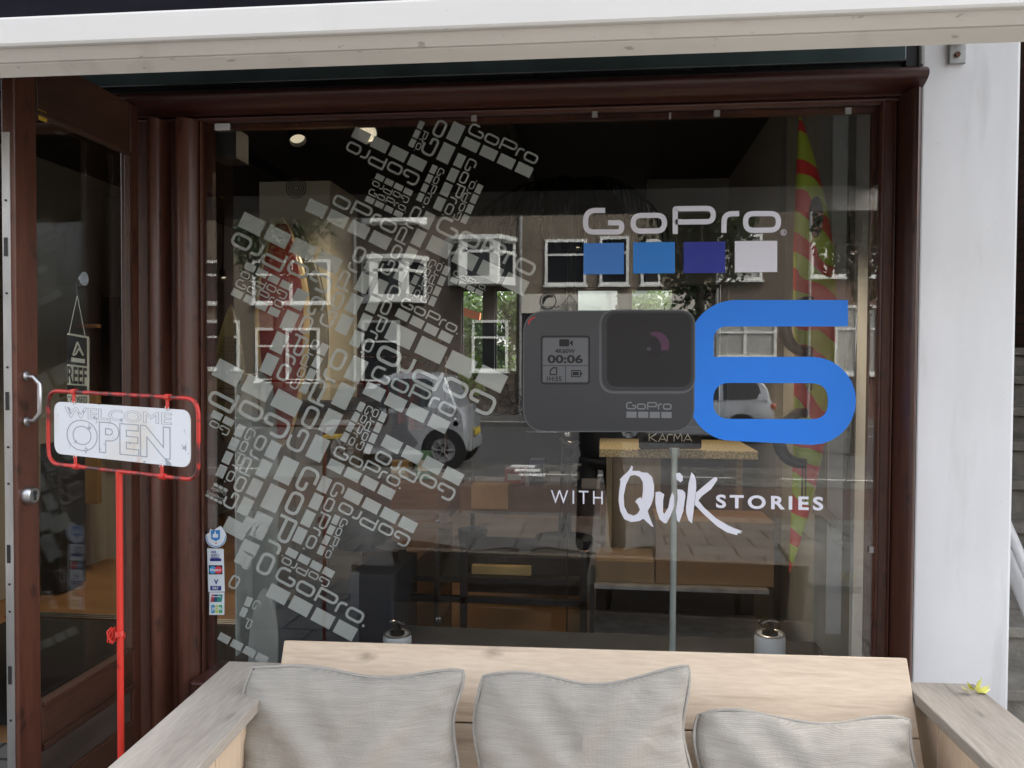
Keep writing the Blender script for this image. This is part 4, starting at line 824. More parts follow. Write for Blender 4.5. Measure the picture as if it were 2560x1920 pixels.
surfboard('dark_surfboard', (738, 556), (790, 1000), 46, 5.52, mat('board_dark', (.075,.07,.052), .4, noise=.2), 'dark olive surfboard half hidden behind the red one', wide=.55, bend=.03)
t, A_, ax, L_, sd_, nn_, hm = surfboard('patterned_surfboard', (577, 762), (570, 1110), 46, 5.3, mat('board_olive', (.055,.050,.022), .4, noise=.15), 'small pointed olive surfboard with a checked band, left of the red one', wide=.6, pt=(.8,.5))
ck = MB()
for r_, (s_, n_c) in enumerate([(.24, 3), (.27, 4), (.30, 4), (.33, 5), (.36, 5), (.39, 6), (.46, 6), (.49, 6), (.52, 7)]):
    for k in range(n_c):
        c = A_+ax*(L_*s_)+sd_*((k-(n_c-1)/2)*.026+(.013 if r_ % 2 else 0))+nn_*.026; ck.box((c.x-.006, c.y-.003, c.z-.005), (c.x+.006, c.y, c.z+.005))
ck.build('checks', M_black, t); k = MB()
for s_ in (.60, .64, .68): c = A_+ax*(L_*s_)+nn_*.027; k.box((c.x-.07, c.y-.003, c.z-.004), (c.x+.07, c.y, c.z+.004))
k.build('stripes', M_black, t)
# red and lime board close to the glass
M_lime = mat('board_red_lime', (.50,.035,.03), .35, noise=0, coat=.3); nn2 = M_lime.node_tree.nodes; ll2 = M_lime.node_tree.links
tc = nn2.new('ShaderNodeTexCoord'); mp = nn2.new('ShaderNodeMapping'); mp.inputs['Scale'].default_value = (2.4, 1, 2.3); mp.inputs['Rotation'].default_value = (0, R(-30), 0)
wv = nn2.new('ShaderNodeTexWave'); wv.bands_direction = 'Z'; wv.inputs['Scale'].default_value = 1.0; wv.inputs['Distortion'].default_value = 6.5; wv.inputs['Detail'].default_value = 2; wv.inputs['Detail Scale'].default_value = 1.3
cr = nn2.new('ShaderNodeValToRGB'); cr.color_ramp.interpolation = 'CONSTANT'; cr.color_ramp.elements[0].color = (.52,.040,.035,1); cr.color_ramp.elements[1].position = .42; cr.color_ramp.elements[1].color = (.34,.42,.05,1)
ll2.new(tc.outputs['Object'], mp.inputs[0]); ll2.new(mp.outputs[0], wv.inputs[0]); ll2.new(wv.outputs['Fac'], cr.inputs[0]); nn2['Principled BSDF'].inputs['Roughness'].default_value = .35; ll2.new(cr.outputs[0], nn2['Principled BSDF'].inputs['Base Color'])
t, A_, ax, L_, sd_, nn_, hm = surfboard('striped_windsurf_board', (1999, 287), (1973, 1432), 50, 3.66, M_lime, 'tall pointed red and lime striped board standing close behind the right of the glass', wide=.40, pt=(.9,.85), thick=.08, bend=.085)
c = A_+ax*(L_*.225)+sd_*.065+nn_*.045
MB().prism([c+sd_*(.028*math.cos(a*.35))+ax*(.085*math.sin(a*.35)) for a in range(18)], nn_*.012).build('fin_box', M_black, t)
for (s_, hh) in ((.46, .11), (.70, .13)):
    c0 = A_+ax*(L_*(s_-.055))+nn_*.05+sd_*(.088*4*s_*(1-s_)-.03); c1 = A_+ax*(L_*(s_+.055))+nn_*.05+sd_*(.088*4*s_*(1-s_)-.03); o_ = -sd_*.10+nn_*.02
    MB().tube([(c0+c1)/2+(c0-c1)*.5*math.cos(math.pi*q/12)+o_*1.15*math.sin(math.pi*q/12)**.8 for q in range(13)], [.020+.008*math.sin(math.pi*q/12) for q in range(13)], 10).build('foot_strap', M_black, t, smooth=True)
    g = MB(); [g.box((c1.x+.014*k-.015, c1.y-.012, c1.z-.16), (c1.x+.014*k-.010, c1.y-.004, c1.z+.02)) for k in range(2)]; g.build('strap_cord', M_black, t)
fin = [P(x, y, 3.70) for x, y in ((2040,1238),(2062,1262),(2088,1290),(2098,1312),(2090,1320),(2076,1316),(2062,1298),(2044,1286),(2032,1284))]
MB().prism(fin, (0, .012, 0)).build('fin', mat('fin_grey', (.30,.29,.25), .35, noise=.1), t)
surfboard('grey_surfboard', (2108, 292), (2084, 1540), 30, 4.02, mat('board_grey', (.17,.17,.16), .4, noise=.1), 'slim grey board standing in front of the cream wall column', wide=.5, pt=(.9,.8))
a, b = ibox(2084, 285, 2100, 1690, 3.75, .012); single('light_strip', box((a[0], a[1], .5), b), mat('perspex', (.48,.50,.50), .3), 'narrow pale upright strip beside the slim grey board', 'strip')
# pale tall shape at the lower left
surfboard('pale_bodyboard', (652, 930), (655, 1690), 46, 3.9, mat('board_pale', (.26,.28,.25), .45, noise=.12, scale=4), 'tall pale grey green board standing at the lower left behind the frosted lettering', wide=.35, pt=(.25,.30), thick=.05)
surfboard('white_tail_board', (664, 1470), (655, 1735), 40, 3.72, mat('board_pale2', (.34,.36,.33), .4, noise=.1), 'short rounded white board in front of the tall pale one', wide=.6, pt=(.5,.3), thick=.05)
a, b = ibox(587, 960, 592, 1640, 3.7, .3); single('glass_shelf', box(a, b), mat('shelf_edge', (.42,.45,.42), .3), 'thin bright upright edge of a glass display shelf at the lower left', 'shelf')
ib('navy_plinth', (873, 1435, 985, 1700, 3.9, .5), M_navy, 'navy blue display plinth behind the lower part of the glass', 'plinth')
ib('dark_display_box', (690, 1500, 872, 1720, 4.1, .4), mat('navy2', (.030,.034,.042), .6, noise=.2), 'low dark display box beside the navy plinth', 'display box')
# cap on the plinth
c = P(905, 1310, 4.3); cp_ = empty('baseball_cap', (c.x, c.y, c.z-.1), 'dark baseball cap shown on a stand above the navy plinth', 'cap')
MB().lathe((c.x, c.y, c.z-.06), [(.13, -.06), (.135, 0), (.13, .06), (.10, .11), (.05, .14), (.01, .148)], 24).build('crown', M_cabblack, cp_, smooth=True)
MB().prism([Vector((c.x+.10+.12*math.cos(R(k*15-90))*1.0, c.y+.11*math.sin(R(k*15-90)), c.z-.10-.03*math.cos(R(k*15-90)))) for k in range(13)], (0, 0, .006)).build('brim', mat('brim_grey', (.10,.11,.13), .6), cp_)
MB().lathe((c.x, c.y, 1.0-.62), [(.09, 0), (.09, .01), (.012, .02), (.012, c.z-.12-.38)], 16).build('stand', M_chrome, cp_)
# canisters
def canister(px, label, flip=1):
    c = P(px, 1583, 3.72); zt_ = c.z; t = empty('white_canister', (c.x, 3.72, .36), label, 'canister', 'white canisters on the window ledge')
    MB().lathe((c.x, 3.72, 0), [(.062, .381), (.066, .39), (.066, zt_-.018), (.062, zt_-.006), (.058, zt_-.004)], 28).build('body', mat('canister_white', (.58,.60,.62), .4, noise=.06), t, smooth=True)
    k = MB(); k.tube([(c.x+.060*math.cos(a*.3927), 3.72+.060*math.sin(a*.3927), zt_-.002) for a in range(16)], .005, 6, closed=True); k.build('rim', M_alu, t, smooth=True)
    k = MB(); k.lathe((c.x, 3.72, zt_-.004), [(.036, 0), (.034, .012), (.018, .02), (.016, .045), (.03, .052), (.028, .064), (.012, .07)], 20); k.tube([(c.x-.03*flip, 3.70, zt_+.056), (c.x+.01*flip, 3.70, zt_+.062), (c.x+.045*flip, 3.69, zt_+.05)], .008, 8); k.build('pump_cap', M_blackgl, t, smooth=True)
canister(993, 'white canister with a black cap on the ledge, left one behind the sofa'); canister(1925, 'white canister with a black cap on the ledge, right one near the striped board', -1)
single('window_ledge', box((-1.0, 3.48, .0), (1.0, 4.0, .38)), mat('ledge', (.05,.05,.052), .6, noise=.2), 'low dark display ledge behind the window glass', 'ledge', bevel=.004)
# pole sign
pc = P(1686, 1138, 3.62); pl = empty('display_pole', (pc.x, 3.62, .38), 'slim steel display pole standing in the middle of the window', 'pole')
MB().lathe((pc.x, 3.62, 0), [(.08, .381), (.08, .392), (.014, .40), (.0135, pc.z-.0), (.022, pc.z), (.022, pc.z+.03)], 20).build('shaft', mat('galv', (.50,.56,.55), .35, .5, noise=.1), pl, smooth=True)
# display table with chipboard top
tb = empty('display_table', (.5, 4.6, 0), 'tall display table with a chipboard top and plywood side panel', 'table')
ztt = PZ(1122, 4.5); x0, x1 = PX(1500, 4.5), PX(1898, 4.5)
MB().box((x0, 4.5, ztt-.045), (x1, 5.15, ztt)).build('top', M_osb, tb, bevel=.003)
MB().box((x0+.04, 4.56, 0), (x0+.07, 5.1, ztt-.047)).box((x1-.10, 4.56, 0), (x1-.07, 5.1, ztt-.047)).build('side_panel', M_ply, tb)
MB().box((x0+.072, 4.62, 0), (PX(1655, 4.62), 4.65, ztt-.047)).build('front_panel', M_ply, tb, bevel=.003)
MB().box((x0+.3, 4.9, .5), (x1-.12, 5.05, ztt-.05)).build('drawer', M_cabblack, tb)
kp = empty('plaque', tuple(P(1670, 1122, 4.45)), 'black rounded plaque with thin capital letters standing on the display table', 'plaque')
pq = [P(x, y, 4.47) for x, y in [(q.x, q.y) for q in rrect(1597, 1068, 1754, 1123, 8)]]; MB().prism(pq, (0, .02, 0)).build('plate', M_black, kp)
t_ = MB()
kd = 1.0
def strokes(mb, lines, Y, st): 
    for pts in lines: decal([[(t.x, t.y) for t in qd] for qd in ribbon([Vector(q) for q in pts], st)], Y, .0006, mb)
def K(x, y): return (1500+x*.2893, 1000+y*.2893)
strokes(t_, [[K(425,290),K(425,355)],[K(488,290),K(435,325),K(490,360)],[K(505,360),K(540,295),K(572,358)],[K(580,358),K(582,308),K(598,298),K(628,298)],[K(640,358),K(640,305),K(648,296),K(672,335),K(695,296),K(706,305),K(708,358)],[K(722,360),K(758,297),K(795,360)],[K(525,340),K(560,340)],[K(745,342),K(778,342)]], 4.468, 2.2)
t_.build('lettering', mat('plaque_silver', (.75,.74,.70), .4), kp); t_ = MB(); text_px(t_, 'AVAILABLE HERE - ASK SALES ASSOCIATE', K(425,0)[0], K(0,377)[1], K(798,0)[0], K(0,390)[1], 4.468); t_.build('small_print', mat('plaque_blue', (.05,.14,.20), .5), kp)
# brown interior benches and shelves
ib('wooden_bench', (1150, 1215, 1500, 1292, 6.6, .6), M_brownw, 'long low brown wooden bench across the middle of the shop floor', 'bench')
ib('cream_crate', (1178, 1212, 1271, 1274, 6.4, .18), mat('crate_cream', (.40,.27,.13), .7, noise=.1), 'pale wooden crate in front of the long brown bench', 'crate')
ib('brown_counter', (880, 1205, 1120, 1300, 6.5, .7), M_brownw, 'brown wooden counter to the left of the pale crate', 'counter')
sh = empty('low_shelf_unit', (.5, 4.3, 0), 'low dark shelf unit with metal edged shelves at the lower right', 'shelf unit')
x0, x1 = PX(1490, 4.15), PX(1930, 4.15)
for py in (1462, 1582):
    z = PZ(py, 4.15); box((x0, 4.15, z-.02), (x1, 4.55, z)).build('shelf', M_alud, sh); 
box((x0+.005, 4.56, 0), (x1, 4.58, PZ(1462, 4.15)-.022)).build('back_panel', M_cabblack, sh); box((x0-.022, 4.15, 0), (x0-.002, 4.55, PZ(1462, 4.15))).build('side', M_cabblack, sh)
a, b = ibox(1640, 1300, 1935, 1458, 4.2, .34); single('wooden_display_block', box((a[0], a[1], PZ(1462, 4.15)+.002), b), mat('block_brown', (.20,.115,.055), .55, noise=.2, scale=6, stretch=(.2,1,1)), 'brown wooden display block on top of the low shelf unit', 'display block', bevel=.004)
a, b = ibox(1490, 1400, 1636, 1460, 4.2, .3); single('stone_block', box((a[0], a[1], PZ(1462, 4.15)+.002), b), mat('block_tan', (.17,.11,.06), .6, noise=.2, scale=8), 'lower tan block beside the brown display block on the low shelf unit', 'display block', bevel=.004)
# black crate with old style lettering + steel frame
br = empty('black_display_crate', tuple(P(1240, 1560, 4.4)), 'black display crate with faded shield and old style lettering, low in the window', 'crate')
a, b = ibox(1170, 1388, 1452, 1490, 4.4, .5); box(a, b).build('box', mat('crate_black', (.020,.018,.018), .6, noise=.2), br, bevel=.004)
t_ = MB(); text_px(t_, 'Brixton', 1219, 1391, 1268, 1411, 4.396, dy=-6, bold=-.004); shd = [(1193,1393),(1212,1390),(1212,1412),(1203,1427),(1194,1414)]
decal([[(t.x, t.y) for t in qd] for qd in ribbon([Vector(q) for q in shd], 1.4, True)], 4.396, .0005, t_); text_px(t_, 'B', 1198, 1397, 1208, 1414, 4.396); t_.build('lettering', mat('faded_grey', (.10,.10,.10), .6), br)
st2 = empty('steel_table_frame', (-1.0, 4.3, 0), 'dark steel table frame with a wooden lower shelf, left of the display pole', 'table frame')
k = MB()
for px in (1005, 1095, 1160, 1463): x = PX(px, 4.25); k.box((x-.018, 4.25, .0), (x+.018, 4.29, PZ(1385, 4.25)))
k.box((PX(1005, 4.25)-.018, 4.25, PZ(1520, 4.25)), (PX(1463, 4.25)+.018, 4.29, PZ(1520, 4.25)+.03)); k.build('frame', M_cabblack, st2)
box((PX(1010, 4.3), 4.3, .52), (PX(1455, 4.3), 4.9, .55)).build('shelf', M_cabblack, st2)
box((PX(1000, 4.6), 4.96, .02), (PX(1100, 4.6), 5.0, PZ(1385, 4.25))).build('side_panel', M_brownw, st2)
single('tan_tray', box((PX(1180, 4.35), 4.36, .552), (PX(1330, 4.35), 4.8, .60)), mat('tray_tan', (.34,.24,.10), .6, noise=.15), 'shallow tan tray on the lower shelf of the steel table frame', 'tray', bevel=.004)
cmx, cmz = P(1418, 1086, 4.3), P(1420, 1150, 4.3); cm_ = empty('camera_mount', (cmx.x, 4.3, 0), 'small black mount with a chrome ball on a thin stem, left of the display table', 'camera mount')
MB().lathe((cmx.x, 4.3, cmx.z), [(.002, -.02), (.016, -.012), (.02, 0), (.016, .012), (.002, .02)], 16).build('ball', M_chrome, cm_, smooth=True)
MB().tube([P(1398, 1093, 4.3), P(1412, 1108, 4.3), P(1432, 1112, 4.3), P(1452, 1104, 4.3)], [.008, .02, .018, .006], 10).build('cradle', M_blackgl, cm_, smooth=True)
MB().tube([P(1408, 1112, 4.3), P(1409, 1136, 4.3), P(1424, 1152, 4.3), P(1440, 1138, 4.3)], [.004, .005, .014, .010], 8).build('bracket', M_black, cm_, smooth=True); MB().tube([cmz, (cmz.x, 4.3, .0)], .004, 6).build('stem', M_cabblack, cm_)
gp = empty('glass_partition', (P(1096, 1400, 4.05).x, 4.05, .0), 'upright glass panel edge with two small chrome clips, above the left canister', 'glass panel'); gx = gp.location.x
MB().box((gx-.002, 4.05, .381), (gx+.002, 4.35, P(1096, 1225, 4.05).z)).build('panel', M_dglass, gp)
for py in (1305, 1548):
    c = P(1096, py, 4.04); MB().box((c.x-.012, 4.03, c.z-.010), (c.x-.003, 4.06, c.z+.010)).build('clip', M_chrome, gp, bevel=.003); MB().box((c.x+.003, 4.03, c.z-.010), (c.x+.012, 4.06, c.z+.010)).build('clip', M_chrome, gp, bevel=.003)
c = P(1183, 940, 6.9); gpl = empty('potted_plant', (c.x, 6.9, 0), 'bright green leafy pot plant glimpsed between frosted squares near the car', 'plant'); leafmass(MB(), (c.x, 6.9, c.z), (.13, .12, .17), 420, .03, 10, 31).build('leaves', leafcol('leaf_bright', (.14,.32,.03), (.30,.55,.07), .4), gpl)
MB().lathe((c.x, 6.9, 0), [(.10, 0), (.12, .25), (.13, .28), (.02, .28), (.012, c.z)], 16).build('pot', M_cabblack, gpl)
zb_ = P(1300, 1215, 6.6).z
for px, w_, h_, cc, lb in ((1290,.16,.12,(.42,.05,.04),'red'),(1345,.12,.20,(.06,.12,.30),'blue'),(1395,.15,.09,(.50,.46,.38),'cream'),(1440,.10,.16,(.05,.05,.05),'black'),(1000,.18,.14,(.35,.24,.12),'brown'),(1062,.12,.22,(.10,.26,.16),'green')):
    x = PX(px, 6.75); zz = zb_+.002 if px > 1130 else P(1000, 1205, 6.5).z+.002
    t = empty('product_box', (x, 6.75, zz), lb+' product box standing on the low brown '+('bench' if px > 1130 else 'counter')+' behind the glass', 'box', 'product boxes in the shop')
    box((x-w_/2, 6.68, zz), (x+w_/2, 6.84, zz+h_)).build('carton', mat('carton_'+lb, cc, .5, noise=.1), t, bevel=.003); box((x-w_*.36, 6.677, zz+h_*.3), (x+w_*.36, 6.679, zz+h_*.7)).build('blank_label', M_whitep, t)
# back of shop clutter
cl_ = random.Random(5)
rk = empty('clothes_rail', (-1.9, 8.2, 0), 'rail of dark hanging clothes in the back of the shop', 'clothes rail')
xr0, xr1 = PX(860, 8.2), PX(1120, 8.2); MB().tube([(xr0, 8.2, 1.75), (xr1, 8.2, 1.75)], .015, 8).tube([(xr0+.02, 8.2, 0), (xr0+.02, 8.2, 1.75)], .015, 8).tube([(xr1-.02, 8.2, 0), (xr1-.02, 8.2, 1.75)], .015, 8).build('rail', M_chrome, rk)
for i in range(9):
    x = xr0+.08+i*(xr1-xr0-.16)/8; wv_ = cl_.uniform(.18, .24); h_ = cl_.uniform(.55, .75)
    MB().prism([(x-.02, 8.2-.06, 1.70), (x-.03, 8.2-wv_, 1.60), (x-.035, 8.2-wv_-.02, 1.72-h_), (x-.02, 8.2+wv_, 1.70-h_), (x-.02, 8.2+wv_, 1.60), (x-.02, 8.2+.06, 1.70)], (.05, 0, 0)).build('garment', [M_navy, mat('cloth_red', (.22,.03,.03), .9), mat('cloth_tan', (.25,.17,.08), .9), M_cabblack, mat('cloth_blue', (.06,.09,.15), .9)][cl_.randrange(5)], rk, bevel=.008)
bs = empty('brand_plaque', tuple(P(1085, 860, 8.0)), 'small cream name plaque with dark capitals above the clothes rail', 'plaque')
a, b = ibox(1068, 847, 1103, 857, 8.0, .02); box(a, b).build('plate', mat('plaque_cream', (.55,.48,.32), .6), bs); t_ = MB(); text_px(t_, 'BURTON', 1071, 849, 1100, 855, 7.996, bold=.02); t_.build('lettering', M_black, bs)
ib('shop_counter', (560, 935, 640, 1010, 7.2, .5), mat('counter_grey', (.12,.12,.11), .6, noise=.2), 'small grey counter under the low garden window', 'counter')
ib('yellow_packet', (806, 1088, 845, 1098, 5.0, .12), mat('packet', (.50,.40,.08), .5), 'small yellow packet lying behind the frosted lettering', 'packet')
# left part, behind the door glass
ib('dark_tall_cabinet', (252, 742, 299, 1010, 6.2, .5), M_cabblack, 'tall black cabinet seen through the door glass beside the hanging sign', 'cabinet')
ib('tan_shop_panel', (100, 985, 245, 1260, 6.0, .05), mat('tan_panel', (.23,.15,.07), .6, noise=.15, scale=3), 'tan wooden panel behind the door glass under the hanging sign', 'panel')
ib('dark_counter', (100, 1110, 150, 1480, 5.5, .3), M_cabblack, 'black counter end behind the door glass', 'counter')
ib('coat_rack', (190, 810, 243, 820, 5.7, .05), M_brownw, 'short brown coat rack on the wall behind the door glass', 'coat rack')
single('shop_wall_panel', box((PX(100, 6.6), 6.6, 0), (PX(310, 6.6), 6.7, PZ(470, 6.6))), M_plast, 'pale wall panel at the back seen through the door glass', 'wall panel')
wr = empty('wall_shelf_rack', (PX(318, 6.0), 6.0, 0), 'narrow rack of shelves beside the door hinge', 'shelf rack')
for py in (640, 700, 760, 800, 840, 900): a, b = ibox(308, py, 330, py+5, 6.0, .3); box(a, b).build('shelf', M_whitep, wr)
a, b = ibox(306, 560, 309, 1000, 6.0, .3); box(a, b).build('upright', M_cabblack, wr)
ns = empty('parking_sign', tuple(P(100, 762, 6.5)), 'small white street sign with black letters, cut off by the door edge', 'sign')
q_ = rrect(62, 694, 116, 764, 4); MB().prism([P(t.x, t.y, 6.5) for t in q_], (0, .004, 0)).build('plate', mat('sign_plate', (.40,.39,.34), .6), ns)
t_ = MB(); decal([(rrect(64, 696, 114, 762, 3), [rrect(66, 698, 112, 760, 2)])], 6.497, .001, t_); text_px(t_, 'NG', 92, 742, 110, 756, 6.497, bold=.03); text_px(t_, 'NO', 70, 705, 90, 718, 6.497, bold=.03); t_.build('lettering', M_black, ns)
# palm
pm = empty('palm_plant', (PX(1400, 6.2), 6.2, 0), 'tall dark palm plant with drooping fronds near the ceiling', 'palm')
pcx, pcz = PX(1430, 6.2), PZ(440, 6.2); rd = random.Random(9); fr_ = MB()
for i in range(20):
    a = rd.uniform(0, 6.28); Lf = rd.uniform(.45, .8); pts = [Vector((pcx+math.cos(a)*Lf*s_*1.0, 6.2+math.sin(a)*Lf*s_*.6, pcz-.05+.25*s_-.55*s_*s_)) for s_ in [k/9 for k in range(10)]]
    fr_.tube(pts, .006, 4)
    for k in range(2, 10):
        for sgn in (-1, 1):
            d = (pts[k]-pts[k-1]).normalized(); o_ = Vector((-d.y, d.x, 0))*sgn; ln = rd.uniform(.14, .26)
            tip = pts[k]+o_*ln*.45+d*ln*.3+Vector((0, 0, -ln*.9)); w2 = d*.009
            fr_.add([pts[k]-w2, pts[k]+o_*ln*.3-w2*.2+Vector((0, 0, -ln*.15)), tip, pts[k]+w2+Vector((0, 0, -.02))], [(0, 1, 2, 3)])
fr_.build('fronds', mat('palm_dark', (.012,.016,.010), .9, noise=.2, spec=.1), pm)
MB().tube([(pcx-.05, 6.2, .3), (pcx-.02, 6.2, 1.4), (pcx, 6.2, pcz-.05)], [.05, .04, .03], 10).build('trunk', M_cabblack, pm); MB().lathe((pcx-.05, 6.2, 0), [(.16, 0), (.22, .35), (.22, .38)], 20).build('pot', M_cabblack, pm)
# ceiling beams and lamps
for i, (x, lb) in enumerate(((-2.6, 'left dark ceiling track'), (-.6, 'middle dark ceiling track'))):
    single('ceiling_track', box((x, 3.9, 3.12), (x+.05, 10.5, 3.198)), M_cabblack, lb+' carrying spotlights in the shop', 'lighting track', group='ceiling tracks')
M_lampin = mat('lamp_reflector', (.9,.82,.6), .3, noise=0, emit=(1,.85,.6), est=.13)
M_lampin2 = mat('lamp_reflector_dim', (.8,.75,.6), .3, noise=0, emit=(1,.85,.62), est=.03)
def lamp(px, py, Y, aim, en, label, r_=.05, on=True, size=60):
    c = P(px, py, Y); aim = Vector(aim); d = (aim-c).normalized(); t = empty('spotlight', tuple(c), label, 'spotlight', 'spotlights in the shop ceiling')
    q = d.to_track_quat('Z', 'Y').to_matrix().to_4x4(); M = Matrix.Translation(c) @ q
    def L(prof, n=20):
        mb = MB(); mb.lathe((0, 0, 0), prof, n); mb.v = [M @ v for v in mb.v]; return mb
    mb = MB(); n = 20; prof = [(r_*.5, -.13), (r_*.95, -.10), (r_, .0), (r_*.93, .0), (r_*.86, -.03)]
    V = [M @ Vector((a*math.cos(6.2832*k/n), a*math.sin(6.2832*k/n), z)) for a, z in prof for k in range(n)]
    F_ = [(i*n+k, i*n+(k+1) % n, (i+1)*n+(k+1) % n, (i+1)*n+k) for i in range(len(prof)-1) for k in range(n)] + [tuple(range(n))]
    mb.add(V, F_).build('housing', M_cabblack, t, smooth=True)
    L([(r_*.85, -.034), (r_*.85, -.03)]).build('reflector', M_lampin if on else M_lampin2, t)
    MB().tube([c-d*.10, (c.x, c.y, ZC-.0)], .008, 6).build('stem', M_cabblack, t)
    ld = bpy.data.lights.new('spot_bulb', 'SPOT'); ld.energy = en; ld.color = (1, .80, .55); ld.spot_size = R(size); ld.spot_blend = .6; ld.shadow_soft_size = .04
    lo = bpy.data.objects.new('bulb', ld); scene.collection.objects.link(lo); lo.location = c+d*.02-Vector(t['_b']); lo.rotation_euler = (-d).to_track_quat('Z', 'Y').to_euler(); lo.parent = t
LK = .45
lamp(745, 352, 5.0, (-1.0, 3.9, 1.0), 6*LK, 'round ceiling spotlight at the upper left behind the glass', .055)
lamp(918, 335, 4.6, (-1.05, 3.3, 2.35), 5*LK, 'brighter round spotlight right of the first one, behind frosted squares', .06)
lamp(1445, 495, 7.6, (.3, 8.6, 0), 8*LK, 'small spotlight glowing under the palm fronds', .05, False, 90)
lamp(1441, 622, 9.0, (-.2, 8.2, 0), 14*LK, 'small crescent spotlight beside the first blue square', .06, True, 90)
lamp(1200, 250, 4.6, (gpl.location.x, 6.9, 1.6), 30*LK, 'unseen spotlight aimed at the bright pot plant', .05, False, 30)  # hidden above the glass, set there to light the pot plant
lamp(560, 697, 7.5, (-2.6, 6.2, .5), 30*LK, 'tiny spotlight at the far left behind the red surfboard', .03, True, 80)
lamp(1100, 240, 4.3, (-1.95, 5.45, 1.25), 55*LK, 'unseen added spotlight aimed back at the red surfboard', .05, False, 70)  # no visible fixture; added to light the surfboard and cream column
lamp(1640, 243, 4.15, (.66, 4.1, .8), 45*LK, 'unseen added spotlight aimed at the display table', .05, False, 80)  # added out of sight above the top rail to light board and block
lamp(340, 420, 5.2, (-3.0, 5.9, .5), 38*LK, 'unseen added spotlight above the entrance behind the door glass', .05, False, 80)  # added out of sight to brighten the room behind the door
